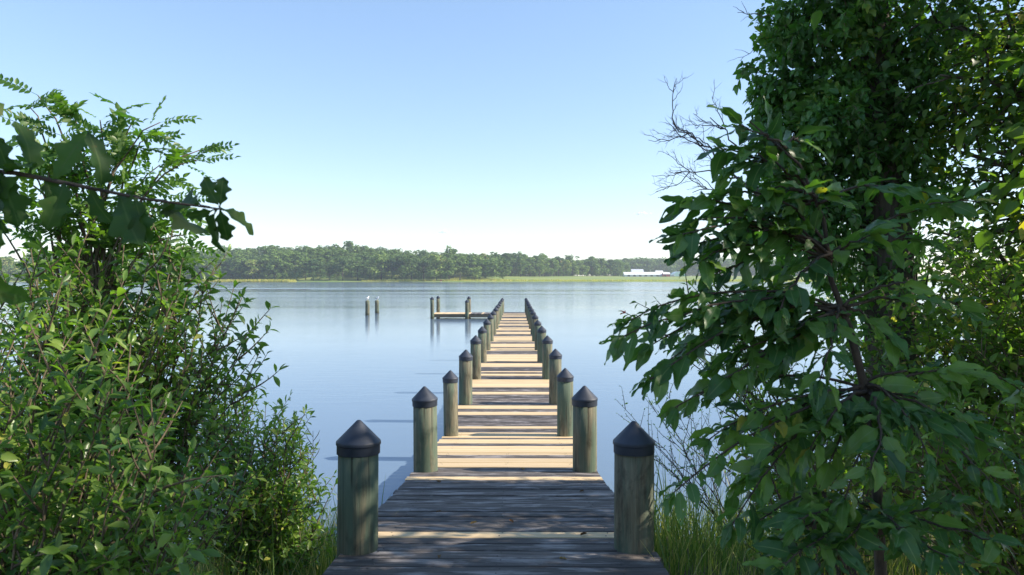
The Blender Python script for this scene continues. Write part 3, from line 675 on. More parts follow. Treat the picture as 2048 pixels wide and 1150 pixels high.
# barns
def gable(parent, c, L, Wd, hw, hr, wallm, roofm, axis=0, over=0.5):
    def q(x, y, z): return (c[0] + (x if axis == 0 else y), c[1] + (y if axis == 0 else x), c[2] + z)
    mb = MB(); a, b = L / 2, Wd / 2
    mb.add([q(-a, -b, -1), q(a, -b, -1), q(a, b, -1), q(-a, b, -1), q(-a, -b, hw), q(a, -b, hw), q(a, b, hw), q(-a, b, hw), q(-a, 0, hw + hr - 0.1), q(a, 0, hw + hr - 0.1)],
           [(0, 1, 5, 4), (2, 3, 7, 6), (1, 2, 6, 9, 5), (3, 0, 4, 8, 7)])
    wo = mb.build('wall', wallm, parent); mb = MB(); a += over; k = hr / b; b2 = b + over
    for s in (-1, 1):
        mb.add([q(-a, s * b2, hw - over * k), q(a, s * b2, hw - over * k), q(a, 0, hw + hr), q(-a, 0, hw + hr), q(-a, s * b2, hw - over * k + 0.25), q(a, s * b2, hw - over * k + 0.25), q(a, 0, hw + hr + 0.25), q(-a, 0, hw + hr + 0.25)],
               [(0, 1, 2, 3), (4, 5, 6, 7), (0, 1, 5, 4), (0, 3, 7, 4), (1, 2, 6, 5)])
    mb.build('roof', roofm, parent); return wo
def barn(px, py_ground, d, label, L, Wd, hw, hr, wallm, roofm, doors, name='barn'):
    p = P(px, py_ground, d); z = gz(p[0], d); e = empty(name, (p[0], d, z), label, 'barn' if name == 'barn' else name)
    wo = gable(e, (0, 0, 0), L, Wd, hw, hr, wallm, roofm)
    for (x, w_, h_, z0) in doors:
        mb = MB(); mb.box((x, -Wd / 2 - 0.02, z0 + h_ / 2), (w_ / 2, 0.06, h_ / 2)); mb.build('opening', M['dark_gap'], wo)
    return e
barn(1290, 551, 960, 'long low white roofed barn across the water at the field edge', 60, 14, 2.8, 3.4, M['grey_metal'], M['white_metal'], [(-24 + 8 * i, 3.4, 1.7, 0.3) for i in range(7)])
barn(1274, 549, 1000, 'higher grey gable barn rising behind the long white roofed barn', 17, 15, 5.0, 5.2, M['grey_metal'], M['grey_metal'], [(0, 4, 3.5, 0)])
barn(1318, 549, 1000, 'small white gable shed behind right end of the long barn', 10, 11, 4.5, 3.4, M['white_metal'], M['white_metal'], [(0, 3, 3, 0)], 'shed')
barn(1332, 551, 950, 'small red walled shed beside the end of the long white barn', 9, 9, 3.4, 2.2, M['red_paint'], M['white_metal'], [(-2, 2.2, 2.4, 0), (2.4, 1.2, 1.2, 1.2)], 'shed')
gh = P(1356, 551, 960); g = empty('greenhouse', (gh[0], 960, gz(gh[0], 960)), 'pale blue green round roofed greenhouse right of the barns', 'greenhouse')
mb = MB(); prof = [(-8, 0), (-8, 2.5), (-6.6, 4.6), (-3.6, 6.2), (0, 6.8), (3.6, 6.2), (6.6, 4.6), (8, 2.5), (8, 0)]
mb.add([(a, s * 12, b) for s in (-1, 1) for a, b in prof], [(i, i + 1, i + 10, i + 9) for i in range(8)] + [tuple(range(9)), tuple(range(9, 18))]); mb.build('cover', M['pale_film'], g)
for s in range(-2, 3):
    mb = MB(); mb.tube([(a * 1.01, s * 6.0 - (0.02 if s == -2 else 0), b * 1.012) for a, b in prof], [0.09] * 9, 5); mb.build('hoop', M['grey_metal'], g)
mb = MB(); mb.box((0, -12.05, 1.6), (1.6, 0.05, 1.6)); mb.build('door', M['dark_gap'], g)
# red marker post and dark stake off the far shore, mud bar in mid water
bx = world_x(882, 660); e = empty('marker_post', (bx, 660, 0), 'small red marker post standing off the far wooded shore', 'marker')
mb = MB(); mb.tube([(0, 0, -1), (0, 0, 1.6)], [0.16, 0.16], 8); mb.build('post', M['buoy_red'], e); mb = MB(); mb.box((0, -0.1, 1.7), (0.45, 0.06, 0.45)); mb.build('board', M['buoy_red'], e); mb = MB(); mb.lathe([(0.35, -0.2), (0.4, 0.2), (0.2, 0.5)], 10); mb.build('float', M['white_metal'], e)
sx = world_x(1238, 560); e = empty('leaning_stake', (sx, 560, 0), 'thin dark leaning stake in water before the green field', 'stake')
mb = MB(); mb.tube([(0, 0, -1), (0.1, 0, 0.7), (0.35, 0, 1.5)], [0.2, 0.17, 0.1], 6); mb.build('post', M['mud'], e); mb = MB(); mb.tube([(0.1, 0, 0.6), (-0.25, 0, 1.0)], [0.08, 0.05], 5); mb.build('arm', M['mud'], e)
mb = MB(); n = 30; vs = []
for i in range(n):
    t = i / (n - 1); x = world_x(430 + 190 * t, 173); wd_ = 0.9 * math.sin(math.pi * min(0.999, t * 0.96 + 0.03)) ** 0.5 * (0.7 + 0.3 * math.sin(i * 2.1)); vs += [(x, 173 - wd_, -0.05), (x, 173 + 0.1 * math.sin(i), 0.10 + 0.04 * math.sin(i * 1.7)), (x, 173 + wd_, -0.05)]
mb.add(vs, [(i * 3 + j, i * 3 + 3 + j, i * 3 + 4 + j, i * 3 + 1 + j) for i in range(n - 1) for j in range(2)]); tag(mb.build('mud_bar', M['mud'], smooth=True), kind='structure')
# small clouds
def cloud(px, py, d, wpx, hpx, label, seed):
    rr = np.random.default_rng(seed); c = P(px, py, d); e = empty('cloud', c, label, 'cloud'); k = d / FPX
    import bmesh
    bm = bmesh.new()
    for i in range(26):
        t = rr.uniform(-1, 1); r = hpx * k * rr.uniform(0.16, 0.36) * (1 - 0.6 * abs(t))
        bmesh.ops.create_icosphere(bm, subdivisions=2, radius=r, matrix=Matrix.Translation((t * wpx * k / 2, rr.normal(0, hpx * k * 0.3), rr.uniform(-0.2, 0.35) * hpx * k * (1 - abs(t)))))
    for v in bm.verts: v.co += Vector(rr.normal(0, hpx * k * 0.02, 3))
    me = bpy.data.meshes.new('puff'); bm.to_mesh(me); bm.free(); me.polygons.foreach_set('use_smooth', [True] * len(me.polygons)); po = link('puff', me, M['cloud'], e); rm = po.modifiers.new('union', 'REMESH'); rm.mode = 'VOXEL'; rm.voxel_size = hpx * k * 0.05; rm.use_smooth_shade = True
cloud(888, 464, 7000, 22, 9, 'tiny white puff of cloud low over the middle of the far trees', 1)
cloud(1286, 427, 7000, 40, 9, 'small flat white cloud low at right beside the leafy shrub', 2)

# ------------------------------------------------------------------ right bank: trees
def limb(mb, path, r0, r1, n=7): mb.tube(path, np.linspace(r0, r1, len(path)), n)
# vine covered tree
vr = np.random.default_rng(21)
vb = np.array((3.28, 6.0, gz(3.28, 6.0)))
vt = empty('vine_covered_tree', vb, 'tall dark tree trunk thickly draped in green creeper on the right bank', 'tree')
tp = np.array([vb + (0.02, 0, -0.2), vb + (0.03, 0, 1.5), P(1775, 470, 6.0), P(1762, 250, 6.0), P(1740, 40, 6.05), P(1728, -150, 6.1), P(1725, -300, 6.1), P(1730, -450, 6.1), P(1740, -600, 6.1)])
mb = MB(); limb(mb, tp, 0.24, 0.07, 12); mb.build('trunk', M['bark'], vt, smooth=True, shift=vb)
lv = Leaves()
# strands of creeper: hang on trunk and limbs, thick on the left side
def drape(center_path, rad, n, size, squash=1.0, hang=0.5):
    for _ in range(n):
        t = vr.random(); c, tan = along(center_path, t); a = vr.uniform(0, 6.28); r = rad(t) * math.sqrt(vr.uniform(0.25, 1.0)) * (0.72 + 0.28 * math.sin(7 * a + 19 * t) * math.sin(31 * t + a))
        out = np.array((math.cos(a), math.sin(a) * squash, 0.0)); p = c + out * r + np.array((0, 0, vr.normal(0, 0.08)))
        lv.add(p, out * 0.6 - UP * hang + vr.normal(0, 0.6, 3), out * 0.5 + UP * 0.6 + vr.normal(0, 0.6, 3), size * vr.uniform(0.4, 1.15))
drape(tp[1:8], lambda t: 0.42 + 0.12 * math.sin(t * 23), 3800, 0.085)
vine_masses = [  # px, py, px radius, depth, leaves
    (1620, 40, 95, 6.0, 1500), (1585, 150, 85, 6.0, 1500), (1570, 250, 75, 6.0, 1400), (1600, 330, 80, 6.0, 1400), (1680, 180, 80, 5.8, 1300), (1690, 320, 80, 5.8, 1300), (1640, 420, 85, 5.9, 1300),
    (1640, -60, 110, 6.0, 1000), (1830, 130, 75, 5.7, 1000), (1830, 260, 70, 5.7, 1000), (1560, 380, 60, 6.0, 700), (1700, 60, 60, 5.75, 700), (1560, 60, 40, 6.1, 450), (1535, 200, 35, 6.1, 450), (1655, 250, 60, 5.6, 900), (1850, 60, 70, 5.9, 700),
    (1680, 500, 70, 6.0, 900), (1580, 480, 60, 6.2, 600), (1700, 600, 80, 6.1, 700), (1850, 380, 60, 5.8, 700)]
for (px, py, rp, d, n) in vine_masses:
    c = P(px, py, d); rr_ = rp / FPX * d
    k = int(n * 0.7); g = vr.normal(0, 1, (k, 3)); g = unit(g) * (vr.random((k, 1)) ** 0.45) * np.array((1, 0.9, 1.15)) * rr_
    # lumpy edge: pull leaves towards hanging strands
    for q in g:
        st = 1 + 0.4 * math.sin(q[0] * 17 + px) * math.sin(q[2] * 11 + py) * math.sin(q[1] * 14)
        o_ = unit(q + 1e-6); lv.add(c + q * st, o_ * 0.5 - UP * 0.5 + vr.normal(0, 0.6, 3), o_ * 0.5 + UP * 0.5 + vr.normal(0, 0.6, 3), 0.078 * vr.uniform(0.4, 1.2))
    mb = MB(); a, tan = along(tp[1:8], min(0.95, max(0.02, (c[2] - vb[2] - 1.5) / 6.5))); limb(mb, bez(a, (a + c) / 2 + UP * 0.25, c, 8, 0.02), 0.05, 0.012); mb.build('branch', M['bark'], vt, smooth=True, shift=vb)
# loose strands hang and stick out of the mass
for i in range(150):
    px, py, rp, d, n = vine_masses[int(vr.integers(0, len(vine_masses)))]; c = P(px, py, d); o_ = unit(vr.normal(0, 1, 3) + np.array((-0.1, -0.7, 0.1))); rr_ = rp / FPX * d
    a = c + o_ * rr_ * 0.75; L = vr.uniform(0.15, 0.42); e_ = a + o_ * L * 0.6 + UP * vr.uniform(-0.45, 0.15) * L * 1.6
    pth = bez(a, a + o_ * L * 0.5 + UP * 0.08, e_, 7, 0.008, vr); mb = MB(); limb(mb, pth, 0.004, 0.0015, 4); mb.build('vine_strand', M['twig'], vt, smooth=True, shift=vb)
    leafy_twig(lv, pth, vr, 0.085, 0.022, 0.05, 0.9, 0.45, 0.4)
# crown above the frame
for i in range(26):
    t = vr.uniform(0.45, 1.0); a_, tan = along(tp, t); an = vr.uniform(0, 6.28); L = vr.uniform(1.0, 2.3) * (1.25 - 0.6 * t)
    tip = a_ + np.array((math.cos(an) * L, math.sin(an) * L * 0.55 - 0.25, vr.uniform(0.1, 0.9)))
    if tip[2] < 5.6: continue
    mb = MB(); pth = bez(a_, (a_ + tip) / 2 + UP * 0.3, tip, 8, 0.03); limb(mb, pth, 0.05, 0.01); mb.build('branch', M['bark'], vt, smooth=True, shift=vb)
    for k in range(230):
        p, tn = along(pth, vr.uniform(0.3, 1)); lv.add(p + vr.normal(0, 0.28, 3), vr.normal(0, 1, 3) - UP * 0.5, UP + vr.normal(0, 0.5, 3), 0.13 * vr.uniform(0.7, 1.2))
foliage(vt, T_OVAL + T_SHRUB[:2] + T_MAPLE, lv, M['vine_leaf'], 300, seed=4)
# bare dead boughs reaching left out of the creeper
def dead_branch(mb, a, b, r, depth, rr, sag=0.1):
    L = np.linalg.norm(b - a); path = bez(a, (a + b) / 2 + np.array((rr.normal(0, .12), rr.normal(0, .1), sag)) * L, b, 9, 0.018 * L, rr)
    mb.tube(path, np.linspace(r * 0.62, r * 0.22, 9), 5)
    if depth == 0: return
    for k in range(5 if depth > 1 else 3):
        p, tan = along(path, rr.uniform(0.25, 0.95)); d = unit(tan * 0.8 + rperp(tan, rr) * 0.75 + np.array((-0.1, 0, 0.12)))
        dead_branch(mb, p, p + d * L * rr.uniform(0.3, 0.55), r * 0.5, depth - 1, rr, sag * rr.choice((-1, 1)))
drr = np.random.default_rng(9)
for a, b, r in [((1510, 385, 6.0), (1345, 245, 6.0), 0.02), ((1500, 372, 6.0), (1420, 235, 6.05), 0.018), ((1490, 368, 6.0), (1350, 345, 5.9), 0.016), ((1530, 395, 6.0), (1385, 385, 6.1), 0.014), ((1560, 40, 6.0), (1475, 25, 6.0), 0.010), ((1560, 70, 6.0), (1480, 122, 6.0), 0.008)]:
    mb = MB(); dead_branch(mb, P(*a), P(*b), r, 3 if r > 0.012 else 1, drr); mb.build('dead_branch', M['dead'], vt, smooth=True, shift=vb)
    if r > 0.012:
        mb = MB(); limb(mb, bez(P(1740, 420, 6.05), P(1620, 430, 6.0), P(*a), 8), 0.045, r); mb.build('branch', M['dead'], vt, smooth=True, shift=vb)

def broad_tree(name, label, base, trunk_top, limbs, leaf, n_leaf, templates, mat, r0=0.16, single=300, seed=8, clump=0.32, twig=0.7):
    """trunk, given limbs (start height fraction, tip), side twigs and leaves in clumps round the twig ends"""
    rr = np.random.default_rng(seed); base = np.asarray(base, float); root = empty(name, base, label, 'tree'); lv = Leaves()
    tr = bez(base + (0, 0, -0.2), (base + trunk_top) / 2 + rr.normal(0, 0.15, 3), np.asarray(trunk_top, float), 12, 0.02, rr)
    mb = MB(); limb(mb, tr, r0, r0 * 0.25, 10); mb.build('trunk', M['bark'], root, smooth=True, shift=base); ends = []
    for (f, tip) in limbs:
        a, _ = along(tr, f); tip = np.asarray(tip, float); L = np.linalg.norm(tip - a); path = bez(a, (a + tip) / 2 + UP * L * 0.12 + rr.normal(0, 0.06 * L, 3), tip, 10, 0.02, rr)
        mb = MB(); limb(mb, path, r0 * 0.32, 0.008, 6)
        for k in range(12):
            p, tan = along(path, rr.uniform(0.2, 1.0)); d = unit(tan * 0.6 + rperp(tan, rr) + UP * 0.1); l = twig * rr.uniform(0.4, 1.1)
            tp_ = bez(p, p + d * l * 0.5 + UP * 0.05, p + d * l - UP * 0.06, 6, 0.01, rr); limb(mb, tp_, 0.012, 0.003, 4); ends.append(tp_)
        mb.build('branch', M['bark'], root, smooth=True, shift=base)
    per = max(1, n_leaf // len(ends))
    for tp_ in ends:
        m = int(per * rr.uniform(0.4, 1.5))
        for k in range(m):
            p, tan = along(tp_, rr.uniform(0.15, 0.999)); o = rr.normal(0, 1, 3) * np.array((1, 1, 0.55)) * clump * 0.5
            lv.add(p + o, unit(o + 1e-6) * 0.7 + tan * 0.4 - UP * 0.35 + rr.normal(0, 0.3, 3), UP + rr.normal(0, 0.4, 3), leaf * rr.uniform(0.6, 1.2))
    foliage(root, templates, lv, mat, single, seed=seed); return root
b = (4.75, 5.4, gz(4.75, 5.4))
LT = [P(1880, 150, 5.2), P(1960, 60, 5.4), P(1850, 40, 5.6), P(1940, 200, 5.6), P(2030, 120, 5.0), P(1900, 290, 5.5), P(2010, 300, 5.3), P(1960, 400, 5.6), P(2040, 450, 5.2), P(1900, 470, 5.9), P(1980, 560, 5.5), P(1880, 640, 5.7), P(2040, 650, 5.1), P(1960, 720, 5.3), P(2040, 780, 5.0), P(1820, 560, 6.0), P(1860, 760, 5.6),
      P(1990, 20, 6.0), P(1920, 100, 6.2), P(2050, 220, 6.0), P(1990, -100, 5.4), P(1880, -120, 5.5), P(2060, -250, 5.2), P(1940, -350, 5.5), P(2150, 50, 5.0), P(2200, 300, 5.2), P(2200, 600, 5.2), P(2300, 0, 5.4), P(2350, 420, 5.0)]
LT2 = [np.array(p) for p in ((3.8, 5.0, 5.6), (4.4, 4.5, 6.0), (5.2, 6.2, 6.2), (5.6, 5.0, 5.6), (4.9, 5.4, 6.4))]
broad_tree('spreading_tree', 'leafy tree with sunlit gaps at the right edge of the photo', b, np.array((4.85, 5.4, 6.4)), [(min(0.9, max(0.12, (t[2] - b[2] - 0.5) / 6.4)), t) for t in LT + LT2], 0.078, 16000, T_OVAL + T_MAPLE, M['canopy_leaf'], 0.15, 300, 8)
for (bx_, by_, hh, lab, sd) in [(5.3, 2.6, 6.7, 'tall tree added right of the camera beyond the frame to cast shade', 31), (5.0, -0.6, 6.0, 'tall unseen tree added behind the camera on the right bank to cast shade', 32)]:  # trees added mostly out of frame, to cast shade over the near deck
    rr = np.random.default_rng(sd); bb = (bx_, by_, gz(bx_, by_)); tips = []
    for i in range(26):
        an = rr.uniform(0, 6.28); q = 2.3 * math.sqrt(rr.random()); tips.append(np.array((bx_ + q * math.cos(an), min(7.0, by_ + q * math.sin(an)), rr.uniform(2.8, hh))))
    broad_tree('added_shade_tree', lab, bb, np.array((bx_, by_, hh)), [(min(0.92, max(0.15, (t[2] - 1.2) / hh)), t) for t in tips], 0.16, 8200, T_OVAL, M['canopy_leaf'], 0.17, 0, sd, 0.5, 0.9)

# ------------------------------------------------------------------ right bank: shrubs near the camera
br_ = np.random.default_rng(14)
base = np.array((1.12, 1.98, gz(1.12, 1.98)))
bl = empty('broad_leaved_sapling', base, 'dark sapling with large oval leaves overhanging the pier on the right', 'sapling')
main = np.array([base + (0, 0, -0.1), P(1762, 1150, 2.05), P(1748, 850, 2.05), P(1700, 660, 2.0), P(1662, 560, 1.98), P(1648, 440, 1.97), P(1600, 330, 1.95), P(1500, 243, 1.9)])
mb = MB(); mb.tube(main, [0.020, 0.017, 0.014, 0.011, 0.0075, 0.0055, 0.004, 0.002], 8); mb.build('trunk', M['darktwig'], bl, smooth=True, shift=base)
lv = Leaves()
BR = [(4, 1345, 402, 1.85), (4, 1325, 470, 1.75), (5, 1420, 480, 1.95), (5, 1500, 300, 1.9), (6, 1560, 300, 2.0), (6, 1480, 250, 1.9), (4, 1400, 560, 1.9), (3, 1210, 672, 1.72), (3, 1262, 760, 1.75), (3, 1315, 815, 1.8), (3, 1400, 620, 2.0),
      (4, 1500, 560, 2.1), (3, 1480, 700, 1.9), (3, 1420, 780, 1.85), (2, 1312, 985, 1.68), (2, 1400, 880, 1.85), (2, 1500, 950, 1.9), (2, 1460, 1050, 1.8), (1, 1560, 1080, 1.9), (2, 1620, 900, 1.8), (5, 1890, 395, 2.15), (4, 1960, 405, 2.1),
      (4, 1850, 480, 2.2), (3, 1930, 620, 2.2), (2, 1890, 765, 2.1), (2, 1950, 850, 2.0), (2, 2040, 930, 1.9), (1, 1900, 1000, 1.9), (1, 1990, 1080, 1.8), (1, 1850, 1120, 1.8), (2, 1690, 1000, 1.75), (2, 1790, 900, 1.8), (3, 1640, 760, 1.75), (3, 1590, 660, 1.85), (3, 1780, 680, 2.0),
      (2, 1540, 840, 1.95), (4, 1560, 620, 1.8), (3, 1340, 690, 1.95), (2, 1360, 800, 2.05), (5, 1580, 430, 2.0), (1, 1650, 1120, 1.7), (4, 1440, 420, 2.0), (2, 2040, 780, 2.2), (3, 1860, 560, 1.9), (4, 1740, 470, 1.85), (1, 1760, 1020, 2.0), (2, 1700, 860, 2.2), (3, 1500, 760, 2.1), (2, 1580, 960, 2.1), (4, 1390, 520, 1.8),
      (1, 1520, 1040, 1.8), (2, 1460, 990, 2.0), (1, 1600, 1040, 1.7), (1, 1690, 1080, 1.75), (2, 1640, 980, 1.95), (1, 1800, 1060, 1.7), (1, 1930, 1130, 1.7), (2, 1820, 820, 1.9), (2, 1980, 960, 1.8), (2, 1460, 860, 2.1), (3, 1560, 720, 2.1), (2, 1740, 940, 1.7), (1, 1560, 1140, 1.65), (2, 1860, 920, 1.8), (4, 1460, 640, 2.1), (5, 1520, 500, 2.05), (6, 1530, 265, 1.95), (5, 1465, 335, 1.9), (5, 1540, 375, 1.9), (5, 1495, 425, 2.0), (6, 1600, 285, 2.0), (4, 1450, 385, 1.9), (4, 1375, 440, 1.85), (5, 1610, 380, 1.85), (3, 1225, 640, 1.75), (3, 1300, 720, 1.85), (3, 1265, 690, 1.8), (4, 1340, 500, 1.8), (5, 1440, 300, 1.95), (4, 1480, 470, 1.85), (3, 1360, 640, 1.9), (3, 1430, 720, 2.0)]
for (i, px, py, d) in BR:
    px += 38 * max(0.0, min(1.0, (1480 - px) / 180.0))
    a = main[i] * 0.6 + main[min(i + 1, 7)] * 0.4 + br_.normal(0, 0.01, 3); tip = P(px, py, d); L = np.linalg.norm(tip - a)
    path = bez(a, a + (tip - a) * 0.5 + UP * L * 0.16 + br_.normal(0, 0.03, 3), tip, 10, 0.004, br_)
    mb = MB(); mb.tube(path, np.linspace(0.0052, 0.0018, 10), 5); side = unit(np.cross(tip - a, UP)); n = max(7, int(L / 0.026))
    for k in range(n):
        t = 0.22 + 0.78 * (k + br_.uniform(0, 0.6)) / n
        if t > 0.995: t = 0.995
        p, tan = along(path, t); s = 1 if k % 2 else -1
        dirv = tan * 0.85 + side * s * 0.8 - UP * br_.uniform(-0.25, 0.55) + br_.normal(0, 0.28, 3)
        st = unit(dirv) * 0.012; mb.tube([p, p + st], [0.0016, 0.0012], 4)
        lv.add(p + st, dirv, UP * 0.9 + np.array((0, -0.25, 0)) + side * s * 0.2 + br_.normal(0, 0.5, 3), 0.095 * br_.uniform(0.42, 1.12) ** 0.8)
    for k in range(3): lv.add(path[-1], along(path, 0.99)[1] + br_.normal(0, 0.45, 3) - UP * 0.3, UP + br_.normal(0, 0.4, 3), br_.uniform(0.045, 0.09))
    mb.build('branch', M['darktwig'], bl, smooth=True, shift=base)
foliage(bl, T_BIG, lv, M['big_leaf'], 320, seed=6)

def tips_px(lst, rr, jit=12): return [P(px + rr.normal(0, jit), py + rr.normal(0, jit), d + rr.normal(0, 0.08)) for px, py, d in lst]
def fill_px(n, x0, x1, top, y1, d0, d1, rr):
    """n stem tips spread below the outline top(px) between two depths"""
    out = []
    for _ in range(n):
        px = rr.uniform(x0, x1); t = top(px); out.append(P(px, t + (y1 - t) * rr.random() ** 1.5, rr.uniform(d0, d1)))
    return out
def outline(pts): return lambda x: float(np.interp(x, [p[0] for p in pts], [p[1] for p in pts]))
hr = np.random.default_rng(41)
# arching small leaved shrub with a red flower
hb = np.array((1.9, 3.7, gz(1.9, 3.7))); ftip = P(1250, 625, 3.4)
hs, _ = shrub('arching_shrub', 'small leaved shrub arching left with a red blossom at its tip', 'shrub', hb, [ftip] + tips_px([(1320, 600, 3.5), (1350, 590, 3.5), (1400, 640, 3.6), (1290, 650, 3.45), (1380, 575, 3.6), (1440, 600, 3.6), (1460, 680, 3.7), (1370, 690, 3.6), (1500, 620, 3.8), (1430, 560, 3.7), (1480, 740, 3.6), (1420, 540, 3.8)], hr, 5),
    T_SHRUB, M['shrub_leaf'], 0.046, 6, 0.22, 0.026, 0.009, 250, seed=42, bow=0.35, t_from=0.55, wood='darktwig')
mb = MB(); c = ftip - hb
for a in range(5): mb.tube([c, c + np.array((-0.012 + 0.012 * math.cos(a * 1.3), 0.012 * math.sin(a * 1.3), 0.010 * math.cos(a * 2)))], [0.004, 0.002], 6)
mb.build('flower', M['flower'], hs)
# thin twiggy shrub at the water edge
hb = np.array((2.15, 6.3, gz(2.15, 6.3)))
shrub('twiggy_shrub', 'sparse twiggy shrub with tiny leaves at the water edge behind the right front piling', 'shrub', hb, tips_px([(1240, 800, 6.1), (1262, 830, 6.2), (1285, 780, 6.2), (1310, 800, 6.3), (1250, 870, 6.1), (1340, 790, 6.3), (1372, 800, 6.4), (1275, 850, 6.1), (1400, 820, 6.5), (1330, 840, 6.3), (1240, 910, 6.0), (1290, 890, 6.1), (1360, 850, 6.3), (1420, 780, 6.5)], hr, 6),
    T_SHRUB, M['shrub_leaf'], 0.032, 7, 0.3, 0.05, 0.008, 200, seed=43, bow=0.1, t_from=0.3, wood='darktwig')
# undergrowth behind the sapling
for (nm, lab, bx_, by_, box_, n, lf, sd) in [('bramble_bush', 'sunlit yellow green bramble at the lower right corner', 2.75, 3.4, (1780, 2120, 820, 1150, 3.0, 3.8), 46, 0.06, 51), ('bramble_bush', 'low leafy bramble between the right front piling and the sapling', 2.0, 4.4, (1450, 1800, 820, 1130, 3.9, 4.9), 44, 0.055, 52),
                                      ('bramble_bush', 'shaded leafy bush below the creeper covered trunk', 3.6, 5.2, (1600, 1960, 600, 980, 4.8, 5.6), 50, 0.07, 53), ('bramble_bush', 'bush filling the right edge below the leafy tree', 4.0, 4.6, (1850, 2200, 450, 1000, 4.2, 5.0), 80, 0.07, 54)]:
    rr = np.random.default_rng(sd); x0, x1, y0, y1, d0, d1 = box_
    shrub(nm, lab, 'bush', (bx_, by_, gz(bx_, by_)), fill_px(n, x0, x1, lambda q: y0 + 40 * math.sin(q * 0.02), y1, d0, d1, rr), T_OVAL, M['under_leaf'], lf, 5, 0.34, 0.034, 0.01, 150, 'bushes under the right bank trees', sd, 0.3, 0.3)

# ------------------------------------------------------------------ left bank: shrubs, locust, oak branch
lr = np.random.default_rng(61)
topA = outline([(-260, 620), (0, 640), (120, 620), (260, 680), (330, 760), (380, 900), (420, 1050)])
shrub('groundsel_shrub', 'nearest dark leafy groundsel shrub at the lower left corner', 'shrub', (-1.62, 2.05, gz(-1.62, 2.05)), fill_px(70, -240, 400, topA, 1180, 1.75, 2.4, lr), T_SHRUB, M['shrub_leaf'], 0.052, 7, 0.24, 0.0185, 0.010, 300, 'groundsel shrubs on the left bank', 62, 0.2, 0.3)
topB = outline([(-150, 500), (0, 520), (60, 490), (150, 470), (230, 560), (330, 560), (420, 520), (470, 560), (510, 640), (535, 700), (560, 800)])
shrub('groundsel_shrub', 'tall leafy groundsel shrub reaching the far shore line on the left bank', 'shrub', (-2.0, 3.1, gz(-2.0, 3.1)), fill_px(96, -150, 520, topB, 1100, 2.7, 3.5, lr) + fill_px(34, 30, 400, lambda q: 490, 680, 2.5, 2.9, lr) + tips_px([(440, 530, 3.0), (475, 575, 3.0), (490, 600, 3.0), (455, 640, 3.0), (525, 700, 3.05), (510, 660, 3.0), (500, 740, 3.1), (400, 560, 3.0), (350, 540, 3.0)], lr, 4), T_SHRUB, M['shrub_leaf'], 0.052, 7, 0.30, 0.0215, 0.011, 300, 'groundsel shrubs on the left bank', 63, 0.2, 0.3)
topC = outline([(330, 760), (420, 740), (500, 780), (590, 850), (610, 900), (640, 960), (655, 1010)])
shrub('groundsel_shrub', 'bright lower groundsel shrub beside the left front piling', 'shrub', (-1.85, 4.75, gz(-1.85, 4.75)), fill_px(88, 330, 640, topC, 1130, 4.2, 5.2, lr) + tips_px([(590, 850, 4.6), (600, 880, 4.6), (625, 950, 4.5), (645, 985, 4.4), (560, 830, 4.7)], lr, 4), T_SHRUB, M['shrub_leaf'], 0.058, 7, 0.30, 0.022, 0.011, 300, 'groundsel shrubs on the left bank', 64, 0.2, 0.25)
shrub('groundsel_shrub', 'sunlit yellowish shrub behind the others at the left edge', 'shrub', (-4.2, 4.8, gz(-4.2, 4.8)), fill_px(60, -300, 330, outline([(-300, 500), (0, 520), (150, 540), (330, 640)]), 950, 4.2, 5.4, lr), T_SHRUB, M['under_leaf'], 0.06, 6, 0.36, 0.034, 0.013, 200, 'groundsel shrubs on the left bank', 65, 0.2, 0.25)
# locust: pinnate fronds
lb = np.array((-2.45, 2.95, gz(-2.45, 2.95))); loc_root = empty('locust_tree', lb, 'young locust tree with feathery paired leaflets against the sky at left', 'tree')
lv = Leaves(); stem_top = P(240, 560, 2.95)
mb = MB(); mb.tube(bez(lb + (0, 0, -.1), (lb + stem_top) / 2 + (0.1, 0, 0), stem_top, 12, 0.01), np.linspace(0.028, 0.014, 12), 8); mb.build('trunk', M['twig'], loc_root, smooth=True, shift=lb)
LB = [(75, 190, 2.9), (60, 215, 2.85), (130, 215, 2.9), (200, 240, 2.95), (270, 235, 2.95), (320, 245, 2.9), (400, 300, 2.9), (395, 320, 2.85), (180, 300, 2.9), (120, 280, 2.85), (250, 300, 3.0), (320, 330, 3.0), (150, 350, 2.9), (260, 380, 2.95), (330, 400, 2.95), (100, 380, 2.9), (200, 430, 2.95), (300, 450, 3.0), (370, 470, 2.9), (50, 440, 2.85), (360, 500, 2.9), (290, 280, 2.95), (220, 330, 3.05), (-40, 330, 2.9), (-30, 430, 2.9), (60, 320, 2.9), (380, 400, 2.9)]
for (px, py, d) in LB:
    tip = P(px, py, d); f = lr.uniform(0.55, 1.0); a = lb + (stem_top - lb) * f; L = np.linalg.norm(tip - a)
    path = bez(a, a + (tip - a) * np.array((0.35, 0.5, 0.75)) + UP * 0.14 * L + lr.normal(0, 0.05, 3), tip, 10, 0.006, lr); mb = MB(); mb.tube(path, np.linspace(0.008, 0.0022, 10), 5); mb.build('branch', M['twig'], loc_root, smooth=True, shift=lb)
    for k in range(10):
        t = 0.3 + 0.7 * (k + lr.uniform(0, 0.9)) / 10; p, tan = along(path, min(0.995, t))
        lv.add(p, tan * 0.35 + rperp(tan, lr) * 0.7 + np.array((0.35, -0.1, -0.05)), UP * 0.8 + lr.normal(0, 0.5, 3) + np.array((0, -0.5, 0)), lr.uniform(0.13, 0.24))
    lv.add(tip, along(path, 0.99)[1] * 0.35 + np.array((lr.choice((-0.6, 0.8, 0.9)), -0.1, 0.12)), UP * 0.7 + np.array((0, -0.6, 0)) + lr.normal(0, 0.3, 3), lr.uniform(0.14, 0.2))
foliage(loc_root, T_FROND, lv, M['locust_leaf'], 300, part='compound_leaf', seed=9)
